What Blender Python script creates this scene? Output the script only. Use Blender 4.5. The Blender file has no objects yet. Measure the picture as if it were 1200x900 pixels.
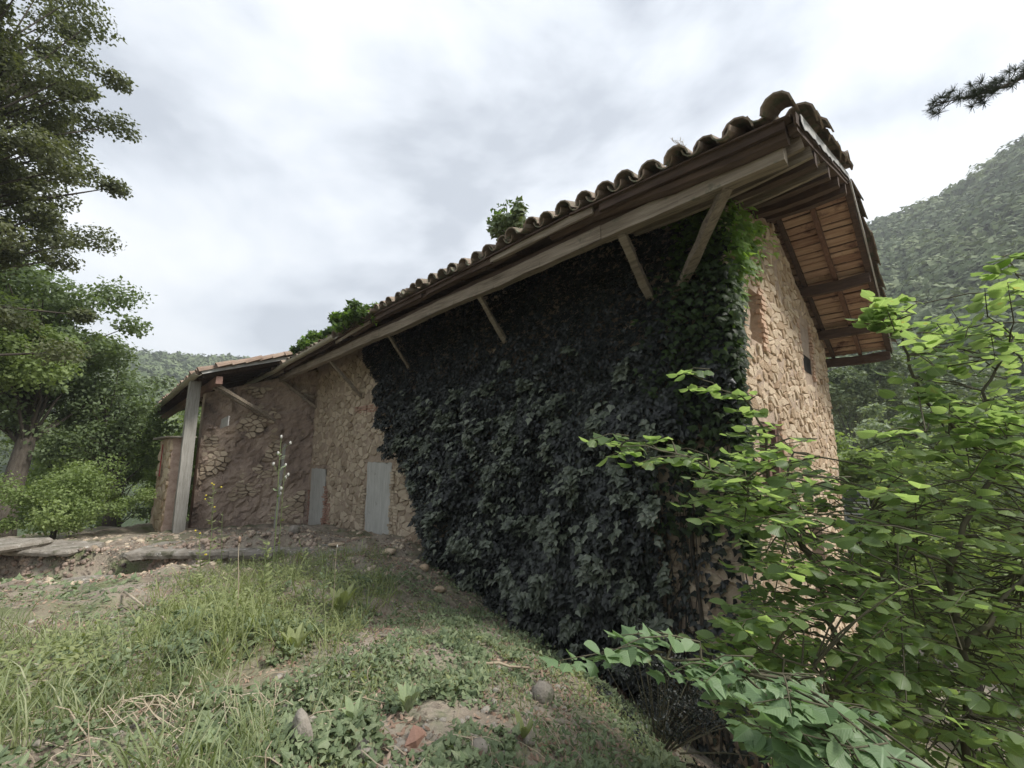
import bpy, math, random
import numpy as np
from mathutils import Vector, Matrix, noise as mnoise
rad = math.radians
S = bpy.context.scene
COL = S.collection
RNG = np.random.default_rng(7)
random.seed(7)

# ---------------------------------------------------------------- camera
FPX = 500.0
PITCH = math.atan(80 / 500.0)
cam_d = bpy.data.cameras.new('camera')
cam = bpy.data.objects.new('camera', cam_d)
COL.objects.link(cam)
cam_d.sensor_width = 36.0
cam_d.lens = 36.0 * FPX / 1200.0
cam_d.clip_end = 6000
cam_d.clip_start = 0.02
cam.location = (0, 0, 0)
cam.rotation_euler = (rad(90) + PITCH, 0, 0)
S.camera = cam

# ---------------------------------------------------------------- world and sun
SUN_AZ, SUN_EL = 104.0, 50.0          # azimuth clockwise from +Y
world = bpy.data.worlds.new('World')
S.world = world
world.use_nodes = True
wn, wl = world.node_tree.nodes, world.node_tree.links
wn.clear()
w_out = wn.new('ShaderNodeOutputWorld')
w_bg = wn.new('ShaderNodeBackground')
w_sky = wn.new('ShaderNodeTexSky')
w_sky.sky_type = 'NISHITA'
w_sky.sun_disc = False
w_sky.sun_elevation = rad(SUN_EL)
w_sky.sun_rotation = rad(SUN_AZ)
w_bg.inputs['Strength'].default_value = 0.1
tc = wn.new('ShaderNodeTexCoord')
mp = wn.new('ShaderNodeMapping')
mp.inputs['Scale'].default_value = (1.0, 1.0, 1.7)
mp.inputs['Location'].default_value = (3.1, 0.35, 1.2)
wl.new(tc.outputs['Generated'], mp.inputs['Vector'])
n1 = wn.new('ShaderNodeTexNoise')
n1.inputs['Scale'].default_value = 2.3
n1.inputs['Detail'].default_value = 9
n1.inputs['Roughness'].default_value = 0.56
n1.inputs['Distortion'].default_value = 0.25
wl.new(mp.outputs['Vector'], n1.inputs['Vector'])
cr = wn.new('ShaderNodeValToRGB')
e = cr.color_ramp.elements
e[0].position = 0.39; e[0].color = (1.85, 1.98, 2.18, 1)
e[1].position = 0.70; e[1].color = (3.6, 3.65, 3.7, 1)
m_ = e.new(0.495); m_.color = (2.65, 2.79, 2.98, 1)
m_ = e.new(0.58); m_.color = (3.15, 3.25, 3.36, 1)
wl.new(n1.outputs['Fac'], cr.inputs['Fac'])
mx = wn.new('ShaderNodeMixRGB')
mx.inputs['Fac'].default_value = 0.93
wl.new(w_sky.outputs['Color'], mx.inputs['Color1'])
wl.new(cr.outputs['Color'], mx.inputs['Color2'])
wl.new(mx.outputs['Color'], w_bg.inputs['Color'])
wl.new(w_bg.outputs['Background'], w_out.inputs['Surface'])

sun_d = bpy.data.lights.new('sun', 'SUN')
sun_d.energy = 1.5
sun_d.angle = rad(14)
sun_d.color = (1.0, 0.96, 0.9)
sun = bpy.data.objects.new('sun', sun_d)
COL.objects.link(sun)
sd = Vector((math.sin(rad(SUN_AZ)) * math.cos(rad(SUN_EL)), math.cos(rad(SUN_AZ)) * math.cos(rad(SUN_EL)), math.sin(rad(SUN_EL))))
sun.rotation_euler = sd.to_track_quat('Z', 'Y').to_euler()

S.view_settings.view_transform = 'Standard'
S.view_settings.look = 'None'
S.view_settings.exposure = 1.82
S.view_settings.gamma = 1.0
S.render.engine = 'CYCLES'
S.cycles.max_bounces = 6
S.cycles.transparent_max_bounces = 4

# ---------------------------------------------------------------- frames of reference
# the photographer's eye is the origin; the house frame has its origin at the near corner of the walls
CP, SP = math.cos(PITCH), math.sin(PITCH)
AZ = rad(-44.736)
U = np.array([math.sin(AZ), math.cos(AZ), 0.0])     # along the front, away from the near corner
V = np.array([math.cos(AZ), -math.sin(AZ), 0.0])    # from the front to the back of the house
O = np.array([2.722, 5.246, 0.0])
def at(px, py, Y):
    a, b = (px - 600) / FPX, (450 - py) / FPX
    r = np.array([a, CP - b * SP, SP + b * CP])
    return r * (Y / r[1])
def proj(P):
    P = np.asarray(P, float)
    d = P[..., 1] * CP + P[..., 2] * SP
    u = -P[..., 1] * SP + P[..., 2] * CP
    d = np.where(d < 0.05, 0.05, d)
    return np.stack([600 + FPX * P[..., 0] / d, 450 - FPX * u / d], -1)
def hw(u, v, z): return O + u * U + v * V + np.array([0, 0, z])
HROT = math.atan2(U[1], U[0])

# ---------------------------------------------------------------- mesh helpers
class MB:
    def __init__(s): s.v = []; s.f = []; s.n = 0; s.r = []
    def add(s, verts, faces, r=None):
        verts = np.asarray(verts, float).reshape(-1, 3)
        s.v.append(verts)
        s.f += [tuple(i + s.n for i in f) for f in faces]
        s.n += len(verts)
        s.r.append(np.full(len(verts), random.random() if r is None else r))
        return s
    def box(s, c, size, rot=None, r=None, jit=0.0):
        h = np.array(size) / 2.0
        p = np.array([(x, y, z) for x in (-1, 1) for y in (-1, 1) for z in (-1, 1)], float) * h
        if jit: p += RNG.uniform(-jit, jit, p.shape)
        if rot is not None: p = p @ np.array(rot).T
        return s.add(p + np.array(c), [(0, 1, 3, 2), (4, 6, 7, 5), (0, 4, 5, 1), (2, 3, 7, 6), (0, 2, 6, 4), (1, 5, 7, 3)], r)
    def tube(s, pts, rads, sides=6, cap=True, r=None, rough=0.0):
        pts = np.asarray(pts, float); n = len(pts)
        if np.isscalar(rads): rads = [rads] * n
        vs = []; t0 = None
        for i in range(n):
            t = pts[min(i + 1, n - 1)] - pts[max(i - 1, 0)]
            t = t / (np.linalg.norm(t) + 1e-9)
            if t0 is None:
                a = np.array([0, 0, 1.0]) if abs(t[2]) < 0.9 else np.array([1.0, 0, 0])
                x = np.cross(a, t)
            else:
                x = x - t * (x @ t)
            x = x / (np.linalg.norm(x) + 1e-9); y = np.cross(t, x); t0 = t
            for k in range(sides):
                an = 2 * math.pi * k / sides
                rr = rads[i] * (1 + (random.uniform(-rough, rough) if rough else 0))
                vs.append(pts[i] + rr * (math.cos(an) * x + math.sin(an) * y))
        fs = []
        for i in range(n - 1):
            for k in range(sides):
                a = i * sides + k; b = i * sides + (k + 1) % sides
                fs.append((a, b, b + sides, a + sides))
        if cap:
            fs.append(tuple(range(sides - 1, -1, -1))); fs.append(tuple((n - 1) * sides + k for k in range(sides)))
        return s.add(vs, fs, r)
    def beam(s, a, b, w, h, up=(0, 0, 1), r=None, bend=0.0, n=6, jit=0.006):
        a = np.asarray(a, float); b = np.asarray(b, float)
        t = (b - a) / np.linalg.norm(b - a); up = np.asarray(up, float)
        x = np.cross(t, up); x /= np.linalg.norm(x); y = np.cross(x, t)
        vs = []; fs = []
        for i in range(n + 1):
            q = i / n; c = a + (b - a) * q + y * bend * 4 * q * (1 - q)
            for (p, o) in ((-1, -1), (1, -1), (1, 1), (-1, 1)):
                vs.append(c + x * (p * w / 2 + random.uniform(-jit, jit)) + y * (o * h / 2 + random.uniform(-jit, jit)))
        for i in range(n):
            for k in range(4):
                fs.append((i * 4 + k, i * 4 + (k + 1) % 4, i * 4 + 4 + (k + 1) % 4, i * 4 + 4 + k))
        fs.append((3, 2, 1, 0)); fs.append(tuple(n * 4 + k for k in range(4)))
        return s.add(vs, fs, r)
    def build(s, name, m, parent=None, smooth=False, **props):
        me = bpy.data.meshes.new(name)
        me.from_pydata(np.concatenate(s.v).tolist(), [], s.f)
        at_ = me.attributes.new('rnd', 'FLOAT', 'POINT')
        at_.data.foreach_set('value', np.concatenate(s.r).astype(np.float32))
        if smooth: me.polygons.foreach_set('use_smooth', [True] * len(me.polygons))
        me.materials.append(m); me.update()
        return link(name, me, parent, **props)

def link(name, data, parent=None, **props):
    o = bpy.data.objects.new(name, data)
    COL.objects.link(o)
    if parent is not None: o.parent = parent
    for k, v in props.items(): o[k] = v
    return o
def thing(name, label, cat, loc=(0, 0, 0), rotz=0.0, group=None):
    o = link(name, None, None, label=label, category=cat)
    o.location = loc; o.rotation_euler = (0, 0, rotz)
    if group: o['group'] = group
    return o
def tag(o, label, cat, group=None):
    o['label'] = label; o['category'] = cat
    if group: o['group'] = group
    return o
def fast(name, verts, faces, m, rnd=None, parent=None, smooth=False, **props):
    """faces: (n,k) int array"""
    verts = np.asarray(verts, np.float32); faces = np.asarray(faces, np.int32)
    me = bpy.data.meshes.new(name)
    me.vertices.add(len(verts)); me.vertices.foreach_set('co', verts.ravel())
    k = faces.shape[1]
    me.loops.add(faces.size); me.loops.foreach_set('vertex_index', faces.ravel())
    me.polygons.add(len(faces))
    me.polygons.foreach_set('loop_start', np.arange(0, faces.size, k, dtype=np.int32))
    me.polygons.foreach_set('loop_total', np.full(len(faces), k, np.int32))
    if rnd is not None:
        a = me.attributes.new('rnd', 'FLOAT', 'POINT'); a.data.foreach_set('value', np.asarray(rnd, np.float32))
    if smooth: me.polygons.foreach_set('use_smooth', np.ones(len(faces), bool))
    me.materials.append(m); me.update(calc_edges=True); me.validate()
    return link(name, me, parent, **props)

def frames(nrm, up):
    """rotation matrices with columns x, y (along the leaf), z (its normal)"""
    z = nrm / (np.linalg.norm(nrm, axis=1, keepdims=True) + 1e-9)
    y = up - z * (up * z).sum(1, keepdims=True)
    y /= (np.linalg.norm(y, axis=1, keepdims=True) + 1e-9)
    x = np.cross(y, z)
    return np.stack([x, y, z], 2)
def scatter(name, tmpl, pos, R, sc, m, parent=None, rnd=None, **props):
    tv, tf = tmpl
    n = len(pos); k = len(tv)
    sc = np.broadcast_to(np.asarray(sc, float), (n,))
    vs = np.einsum('nij,kj->nki', R, tv) * sc[:, None, None] + pos[:, None, :]
    fs = tf[None] + (np.arange(n) * k)[:, None, None]
    if rnd is None: rnd = RNG.random(n)
    o = fast(name, vs.reshape(-1, 3), fs.reshape(-1, tf.shape[1]), m, np.repeat(rnd, k), parent, **props)
    if m.name.startswith(('hazel', 'ivy_ground', 'ivy_spray', 'ivy_bright')):
        for nm, c in (('lx', 0), ('ly', 1)):
            a = o.data.attributes.new(nm, 'FLOAT', 'POINT'); a.data.foreach_set('value', np.tile(tv[:, c], n).astype(np.float32))
    return o
def rndir(n):
    a = RNG.normal(size=(n, 3)); return a / np.linalg.norm(a, axis=1, keepdims=True)

# leaf templates, unit length along y
def fan(outline, lift, cz=0.0):
    o = np.array(outline, float)
    z = np.array([lift * abs(p[0]) * 2 for p in o])
    v = np.vstack([[0, 0.4, cz], np.column_stack([o, z])])
    n = len(o)
    return v, np.array([(0, 1 + i, 1 + (i + 1) % n) for i in range(n)])
T_IVY = fan([(0, 0), (.3, -.1), (.5, .2), (.26, .42), (0, 1.0), (-.26, .42), (-.5, .2), (-.3, -.1)], -.18, .04)
T_HAZEL = fan([(0, 0), (.24, .04), (.4, .25), (.44, .5), (.36, .75), (.2, .84), (0, 1.06), (-.2, .84), (-.36, .75), (-.44, .5), (-.4, .25), (-.24, .04)], -.14, .03)
T_HAZEL2 = fan([(0, 0), (.2, .0), (.42, .22), (.46, .5), (.38, .7), (.22, .86), (.03, .98), (-.2, .8), (-.33, .72), (-.42, .46), (-.36, .2), (-.2, .02)], .16, -.03)
T_MAPLE = fan([(0, 0), (.22, .02), (.46, .12), (.36, .34), (.60, .62), (.30, .62), (.20, .74), (0, 1.08), (-.20, .74), (-.30, .62), (-.60, .62), (-.36, .34), (-.46, .12), (-.22, .02)], -.12, .03)
T_OVAL = fan([(0, 0), (.2, .3), (.19, .65), (0, 1), (-.19, .65), (-.2, .3)], -.2, .02)
T_DIA = (np.array([(0, 0, 0), (.33, .5, -.08), (0, 1, 0), (-.33, .5, -.08)], float), np.array([(0, 1, 2, 3)]))
T_NEED = (np.array([(-.03, 0, 0), (.03, 0, 0), (.02, 1, 0), (-.02, 1, 0)], float), np.array([(0, 1, 2, 3)]))
T_BLADE = (np.array([(-.014, 0, 0), (.014, 0, 0), (-.013, .4, .05), (.013, .4, .05), (-.009, .72, .22), (.009, .72, .22), (0, .88, .50)], float),
           np.array([(0, 1, 3), (0, 3, 2), (2, 3, 5), (2, 5, 4), (4, 5, 6)]))

# ---------------------------------------------------------------- materials
def mat(name, cols, nscale=6.0, rough=0.9, bump=0.0, bscale=40.0, nmix=0.5, trans=0.0, tcol=None, stretch=(1, 1, 1), detail=6, spots=None, spec=0.3, streak=None, bdist=0.02):
    m = bpy.data.materials.new(name); m.use_nodes = True
    N, L = m.node_tree.nodes, m.node_tree.links
    N.clear()
    out = N.new('ShaderNodeOutputMaterial')
    bs = N.new('ShaderNodeBsdfPrincipled')
    bs.inputs['Roughness'].default_value = rough
    bs.inputs['Specular IOR Level'].default_value = spec
    tco = N.new('ShaderNodeTexCoord'); mpp = N.new('ShaderNodeMapping')
    mpp.inputs['Scale'].default_value = stretch
    L.new(tco.outputs['Object'], mpp.inputs['Vector'])
    no = N.new('ShaderNodeTexNoise'); no.inputs['Scale'].default_value = nscale; no.inputs['Detail'].default_value = detail
    no.inputs['Roughness'].default_value = 0.65
    L.new(mpp.outputs['Vector'], no.inputs['Vector'])
    ct = N.new('ShaderNodeMapRange'); ct.inputs['From Min'].default_value = .3; ct.inputs['From Max'].default_value = .7
    L.new(no.outputs['Fac'], ct.inputs['Value'])
    at_ = N.new('ShaderNodeAttribute'); at_.attribute_name = 'rnd'
    mi = N.new('ShaderNodeMix'); mi.data_type = 'FLOAT'; mi.inputs[0].default_value = nmix
    L.new(at_.outputs['Fac'], mi.inputs[2]); L.new(ct.outputs['Result'], mi.inputs[3])
    ra = N.new('ShaderNodeValToRGB'); el = ra.color_ramp.elements
    for i, c in enumerate(cols):
        p = i / (len(cols) - 1)
        if i == 0: q = el[0]; q.position = 0
        elif i == len(cols) - 1: q = el[len(el) - 1]; q.position = 1
        else: q = el.new(p)
        q.color = (*c, 1)
    L.new(mi.outputs[0], ra.inputs['Fac'])
    colout = ra.outputs['Color']
    if spots:
        for (sc_, thr, wdt, c) in spots:
            n2 = N.new('ShaderNodeTexNoise'); n2.inputs['Scale'].default_value = sc_; n2.inputs['Detail'].default_value = 8
            n2.inputs['Roughness'].default_value = .7
            L.new(tco.outputs['Object'], n2.inputs['Vector'])
            mr = N.new('ShaderNodeMapRange'); mr.inputs['From Min'].default_value = thr; mr.inputs['From Max'].default_value = thr + wdt
            L.new(n2.outputs['Fac'], mr.inputs['Value'])
            mc = N.new('ShaderNodeMixRGB'); L.new(mr.outputs['Result'], mc.inputs['Fac'])
            L.new(colout, mc.inputs['Color1']); mc.inputs['Color2'].default_value = (*c, 1)
            colout = mc.outputs['Color']
    L.new(colout, bs.inputs['Base Color'])
    if bump:
        nb = N.new('ShaderNodeTexNoise'); nb.inputs['Scale'].default_value = bscale; nb.inputs['Detail'].default_value = 5
        L.new(mpp.outputs['Vector'], nb.inputs['Vector'])
        bu = N.new('ShaderNodeBump'); bu.inputs['Strength'].default_value = bump; bu.inputs['Distance'].default_value = bdist
        L.new(nb.outputs['Fac'], bu.inputs['Height']); L.new(bu.outputs['Normal'], bs.inputs['Normal'])
    if trans:
        tr = N.new('ShaderNodeBsdfTranslucent')
        hs = N.new('ShaderNodeMixRGB'); hs.blend_type = 'MULTIPLY'; hs.inputs['Fac'].default_value = 1
        L.new(colout, hs.inputs['Color1']); hs.inputs['Color2'].default_value = (*(tcol or (1.6, 1.7, .7)), 1)
        L.new(hs.outputs['Color'], tr.inputs['Color'])
        ms = N.new('ShaderNodeMixShader'); ms.inputs['Fac'].default_value = trans
        L.new(bs.outputs['BSDF'], ms.inputs[1]); L.new(tr.outputs['BSDF'], ms.inputs[2])
        L.new(ms.outputs['Shader'], out.inputs['Surface'])
    else:
        L.new(bs.outputs['BSDF'], out.inputs['Surface'])
    return m

M = {}
M['soil'] = mat('soil', [(.15, .12, .09), (.24, .20, .155), (.34, .29, .235), (.42, .37, .31)], 2.2, .95, .9, 14, nmix=1.0, detail=12,
                spots=[(1.1, .48, .14, (.13, .145, .07)), (7.0, .56, .08, (.065, .05, .038)), (23.0, .62, .05, (.30, .24, .17))], bdist=.06)
M['hill'] = mat('hill', [(.035, .05, .025), (.06, .08, .035)], .06, .95, nmix=1.0)
M['gravel'] = mat('gravel', [(.35, .34, .32), (.55, .54, .52)], 9, .9, .4, 60, nmix=1.0)
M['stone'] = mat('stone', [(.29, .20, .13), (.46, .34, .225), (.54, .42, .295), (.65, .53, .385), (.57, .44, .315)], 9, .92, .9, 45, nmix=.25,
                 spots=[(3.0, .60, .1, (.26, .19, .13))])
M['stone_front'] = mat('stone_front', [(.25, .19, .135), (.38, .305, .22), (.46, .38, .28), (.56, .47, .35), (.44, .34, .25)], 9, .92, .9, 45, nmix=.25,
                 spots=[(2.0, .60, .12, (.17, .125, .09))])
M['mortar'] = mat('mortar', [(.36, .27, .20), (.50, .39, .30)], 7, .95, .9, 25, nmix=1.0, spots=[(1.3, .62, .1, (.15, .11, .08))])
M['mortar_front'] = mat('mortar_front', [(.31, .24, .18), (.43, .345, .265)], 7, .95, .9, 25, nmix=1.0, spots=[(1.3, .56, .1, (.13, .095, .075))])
M['brick'] = mat('brick', [(.27, .15, .11), (.36, .22, .165), (.45, .32, .25)], 12, .9, .4, 50, nmix=.35)
M['pale_brick'] = mat('pale_brick', [(.42, .27, .18), (.55, .38, .27), (.60, .45, .33)], 12, .9, .4, 50, nmix=.35)
M['earth_wall'] = mat('earth_wall', [(.19, .145, .115), (.30, .23, .185), (.42, .33, .26), (.50, .40, .32)], 1.4, .95, 1.0, 26, nmix=1.0, stretch=(1, 1, .55), detail=10,
                      spots=[(1.1, .55, .14, (.09, .075, .068)), (9, .62, .06, (.30, .24, .18))], bdist=.05)
M['pier'] = mat('pier', [(.30, .21, .16), (.46, .34, .27), (.54, .41, .33)], 5, .92, .6, 30, nmix=1.0)
M['infill'] = mat('infill', [(.37, .365, .33), (.45, .445, .41), (.53, .52, .48)], 3, .9, .25, 60, nmix=1.0, stretch=(3, 1, .6), spots=[(2.4, .60, .12, (.20, .18, .15)), (14, .66, .04, (.36, .35, .33))])
M['tile'] = mat('tile', [(.17, .14, .11), (.25, .20, .155), (.33, .25, .195), (.30, .27, .22)], 14, .9, .6, 60, nmix=.5,
                spots=[(7, .50, .10, (.16, .17, .115)), (30, .60, .05, (.36, .36, .31))])
M['tile_new'] = mat('tile_new', [(.22, .155, .12), (.31, .225, .17), (.39, .30, .235)], 12, .9, .5, 60, nmix=.5, spots=[(9, .56, .10, (.22, .2, .16))])
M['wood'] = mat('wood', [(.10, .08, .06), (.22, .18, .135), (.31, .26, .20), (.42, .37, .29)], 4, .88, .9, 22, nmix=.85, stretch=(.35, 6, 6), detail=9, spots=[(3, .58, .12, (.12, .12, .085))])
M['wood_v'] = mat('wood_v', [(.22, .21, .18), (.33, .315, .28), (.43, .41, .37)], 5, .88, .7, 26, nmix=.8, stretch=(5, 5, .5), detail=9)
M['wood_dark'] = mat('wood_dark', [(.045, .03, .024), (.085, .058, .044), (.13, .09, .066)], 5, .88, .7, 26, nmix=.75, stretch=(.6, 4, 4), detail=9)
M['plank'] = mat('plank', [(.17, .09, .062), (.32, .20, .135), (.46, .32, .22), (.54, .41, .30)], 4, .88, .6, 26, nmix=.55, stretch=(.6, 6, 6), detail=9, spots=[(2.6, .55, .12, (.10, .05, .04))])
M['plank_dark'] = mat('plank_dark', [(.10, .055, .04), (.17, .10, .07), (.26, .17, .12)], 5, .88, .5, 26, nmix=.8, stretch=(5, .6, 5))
M['red_wood'] = mat('red_wood', [(.17, .10, .08), (.26, .16, .125)], 6, .8, .4, 30, nmix=.8)
M['zinc'] = mat('zinc', [(.30, .29, .27), (.43, .42, .39), (.55, .54, .52)], 5, .55, .15, 30, nmix=.9, spec=.5)
M['gutter'] = mat('gutter', [(.24, .215, .16), (.36, .33, .25), (.44, .41, .33)], 4, .6, .15, 30, nmix=.9, spec=.4)
M['red_paint'] = mat('red_paint', [(.34, .05, .05), (.42, .07, .06)], 5, .6, nmix=.9)
M['void'] = mat('void', [(.012, .010, .009), (.02, .017, .015)], 5, .95, nmix=1.0)  # near-black colour stands in for the unlit depth of openings
M['grey_metal'] = mat('grey_metal', [(.24, .28, .27), (.36, .40, .39)], 9, .55, nmix=.9)
M['shutter_back'] = mat('shutter_back', [(.05, .065, .06), (.08, .10, .095)], 9, .6, nmix=.9)
M['cable'] = mat('cable', [(.02, .02, .02), (.03, .03, .03)], 5, .6)
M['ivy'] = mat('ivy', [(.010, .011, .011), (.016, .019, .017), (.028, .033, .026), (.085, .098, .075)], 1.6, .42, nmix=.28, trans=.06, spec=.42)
M['ivy_spray'] = mat('ivy_spray', [(.025, .032, .022), (.065, .08, .053), (.125, .145, .10), (.22, .24, .18)], 2.5, .38, nmix=.3, trans=.12, spec=.5)  # paler grey-greens put the highlights on the ivy into leaf colour
M['ivy_bright'] = mat('ivy_bright', [(.022, .032, .018), (.075, .12, .04), (.28, .42, .12)], 3, .5, nmix=.15, trans=.5)
M['ivy_ground'] = mat('ivy_ground', [(.07, .095, .05), (.12, .16, .08), (.175, .215, .115), (.25, .285, .165)], 1.5, .5, nmix=.35, trans=.15)
M['clover'] = mat('clover', [(.15, .175, .075), (.235, .27, .12), (.34, .365, .19)], 1.5, .6, nmix=.4, trans=.3)
M['grass'] = mat('grass', [(.13, .16, .075), (.19, .23, .11), (.26, .30, .16), (.42, .41, .29)], .9, .6, nmix=.35, trans=.3)
M['hazel'] = mat('hazel', [(.09, .14, .06), (.14, .205, .088), (.185, .26, .115), (.25, .33, .155)], .9, .42, nmix=.3, trans=.6, tcol=(1.85, 1.85, 1.1), spec=.45)
M['hazel_blue'] = mat('hazel_blue', [(.09, .15, .07), (.14, .215, .10), (.185, .26, .13)], .9, .5, nmix=.35, trans=.3, tcol=(1.4, 1.6, .9), spec=.5)
M['oak'] = mat('oak', [(.085, .12, .06), (.135, .18, .088), (.20, .245, .125)], .5, .6, nmix=.4, trans=.35)
M['holm'] = mat('holm', [(.075, .09, .05), (.12, .135, .075), (.18, .19, .11)], .7, .6, nmix=.4, trans=.3)
M['light_tree'] = mat('light_tree', [(.13, .18, .07), (.20, .26, .10), (.28, .34, .15)], .5, .6, nmix=.45, trans=.35)
M['silver_tree'] = mat('silver_tree', [(.17, .21, .13), (.24, .29, .19), (.32, .36, .25)], .8, .6, nmix=.45, trans=.3)
M['olive_tree'] = mat('olive_tree', [(.07, .095, .045), (.115, .15, .07), (.18, .215, .105)], .3, .6, nmix=.5, trans=.2)
M['forest'] = mat('forest', [(.055, .078, .04), (.10, .135, .062), (.155, .195, .09), (.24, .275, .13)], .035, .8, nmix=.4, trans=.1)
M['pine'] = mat('pine', [(.025, .035, .022), (.05, .065, .04)], 3, .6, nmix=.4, trans=.1)
M['bark'] = mat('bark', [(.04, .034, .028), (.08, .068, .054), (.12, .105, .085)], 6, .95, .8, 20, nmix=.8, stretch=(3, 3, .6))
M['twig'] = mat('twig', [(.06, .055, .035), (.11, .10, .06)], 6, .8, nmix=.8)
M['dry'] = mat('dry', [(.26, .20, .14), (.40, .33, .24), (.52, .46, .36)], 6, .85, nmix=.6)
M['litter'] = mat('litter', [(.12, .08, .055), (.21, .14, .10), (.32, .22, .16), (.42, .33, .25)], 6, .85, nmix=.2)
M['rock'] = mat('rock', [(.17, .15, .125), (.28, .25, .21), (.40, .37, .32)], 7, .92, .8, 30, nmix=.8, spots=[(4, .56, .08, (.12, .13, .08))])
M['concrete'] = mat('concrete', [(.13, .115, .09), (.24, .215, .18), (.36, .335, .295)], 4, .92, 1.0, 18, nmix=.9, spots=[(3.5, .54, .08, (.12, .115, .08)), (6, .62, .04, (.55, .53, .49))], detail=10)
M['stem'] = mat('stem', [(.16, .20, .08), (.22, .27, .12)], 6, .7, nmix=.6, trans=.1)
M['flower'] = mat('flower', [(.60, .48, .04), (.72, .62, .12)], 6, .7, nmix=.3, trans=.2)
M['seed_head'] = mat('seed_head', [(.40, .40, .36), (.58, .57, .52)], 6, .8, nmix=.3)

def veins(m, gain=1.5, n=8.0):
    N, L = m.node_tree.nodes, m.node_tree.links
    def math_(op, a, b=None, c=None):
        q = N.new('ShaderNodeMath'); q.operation = op
        for i, v in enumerate((a, b, c)):
            if v is None: continue
            if isinstance(v, (int, float)): q.inputs[i].default_value = v
            else: L.new(v, q.inputs[i])
        return q.outputs[0]
    lx = N.new('ShaderNodeAttribute'); lx.attribute_name = 'lx'; ly = N.new('ShaderNodeAttribute'); ly.attribute_name = 'ly'
    ax = math_('ABSOLUTE', lx.outputs['Fac'])
    rib = math_('SUBTRACT', 1.0, math_('SMOOTH_MIN', math_('MULTIPLY', ax, 28.0), 1.0, .2))
    ph = math_('FRACT', math_('MULTIPLY', math_('SUBTRACT', ly.outputs['Fac'], math_('MULTIPLY', ax, .8)), n))
    sv = math_('MULTIPLY', math_('SUBTRACT', 1.0, math_('MINIMUM', math_('MULTIPLY', math_('ABSOLUTE', math_('SUBTRACT', ph, .5)), 7.0), 1.0)), .55)
    f = math_('MAXIMUM', rib, sv)
    for nd in list(N):
        if nd.type == 'BSDF_PRINCIPLED': bs = nd
    src = bs.inputs['Base Color'].links[0].from_socket
    dests = [l.to_socket for l in src.links]
    mc = N.new('ShaderNodeMixRGB'); mc.blend_type = 'MULTIPLY'; mc.inputs['Color2'].default_value = (gain, gain, gain * 1.05, 1)
    L.new(f, mc.inputs['Fac'])
    # patchy paler and browned areas
    tcn = N.new('ShaderNodeTexCoord'); nn = N.new('ShaderNodeTexNoise'); nn.inputs['Scale'].default_value = 22; nn.inputs['Detail'].default_value = 4
    L.new(tcn.outputs['Object'], nn.inputs['Vector'])
    mr = N.new('ShaderNodeMapRange'); mr.inputs['From Min'].default_value = .62; mr.inputs['From Max'].default_value = .72
    L.new(nn.outputs['Fac'], mr.inputs['Value'])
    mb_ = N.new('ShaderNodeMixRGB'); mb_.blend_type = 'MULTIPLY'; mb_.inputs['Color2'].default_value = (1.15, .8, .7, 1)
    L.new(mr.outputs['Result'], mb_.inputs['Fac'])
    for d in dests:
        L.new(mb_.outputs['Color'], d)
    L.new(src, mc.inputs['Color1']); L.new(mc.outputs['Color'], mb_.inputs['Color1'])
    bu = N.new('ShaderNodeBump'); bu.inputs['Strength'].default_value = .5; bu.inputs['Distance'].default_value = .002; bu.invert = True
    L.new(f, bu.inputs['Height']); L.new(bu.outputs['Normal'], bs.inputs['Normal'])
veins(M['hazel'], 1.35); veins(M['hazel_blue'], 1.4); veins(M['ivy_ground'], 1.5, 4); veins(M['ivy_spray'], 1.5, 4); veins(M['ivy_bright'], 1.4, 4)

# ---------------------------------------------------------------- terrain
CTRL = np.array([
    (0, 0, -1.62), (0, 2.5, -1.68), (-2.1, 2, -1.42), (-3.6, 3.0, -1.5), (-1.2, 4.2, -1.72), (-3.5, 6.6, -1.84), (-2.2, 5.2, -1.74), (-2.5, 8.6, -2.02),
    (-3.6, 11.4, -2.05), (-6.4, 14.3, -2.3), (-9.5, 12.6, -2.3), (-12, 16, -2.5), (-1.85, 9.6, -2.05), (-.25, 7.7, -2.72), (.9, 6.6, -2.98), (1.9, 5.3, -3.35), (2.7, 4.9, -3.75),
    (7.4, 9.9, -5.2), (5.2, 7.2, -4.6), (3, 3, -3.9), (5, 3, -5.2), (1.5, 2.2, -2.3), (.9, 1.0, -1.85), (2.0, .5, -2.5),
    (-12, 10.0, -2.3), (-5.4, 5.7, -1.86), (-4.2, 1.8, -1.5), (-8, 4, -1.7), (-8.5, 8.3, -2.2), (0, -5, -1.6), (-6, -4, -1.5), (5, -3, -3.8), (.6, 4.2, -2.05), (-.2, 5.6, -2.2),
    (-16, 20, -3.6), (-25, 25, -6), (-20, 10, -3), (-40, 50, -14), (0, 22, -5.5), (10, 18, -7.2), (14, 12, -8.0), (8.5, 9.5, -5.6), (25, 20, -13), (40, 45, -20), (0, 55, -16), (-45, 10, -8), (20, -10, -9), (-20, -20, -3), (45, 0, -18), (0, -40, -5), (-50, -40, -8), (50, 60, -20), (50, -40, -18), (-60, 60, -16)], float)
def _phi(r): return r ** 1.3
_D = np.linalg.norm(CTRL[:, None, :2] - CTRL[None, :, :2], axis=2)
_n = len(CTRL)
_A = np.zeros((_n + 3, _n + 3)); _A[:_n, :_n] = _phi(_D); _A[:_n, _n] = 1; _A[:_n, _n + 1:] = CTRL[:, :2]; _A[_n:, :_n] = _A[:_n, _n:].T
_W = np.linalg.solve(_A, np.concatenate([CTRL[:, 2], [0, 0, 0]]))
def sst(x): x = np.clip(x, 0, 1); return x * x * (3 - 2 * x)
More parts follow.
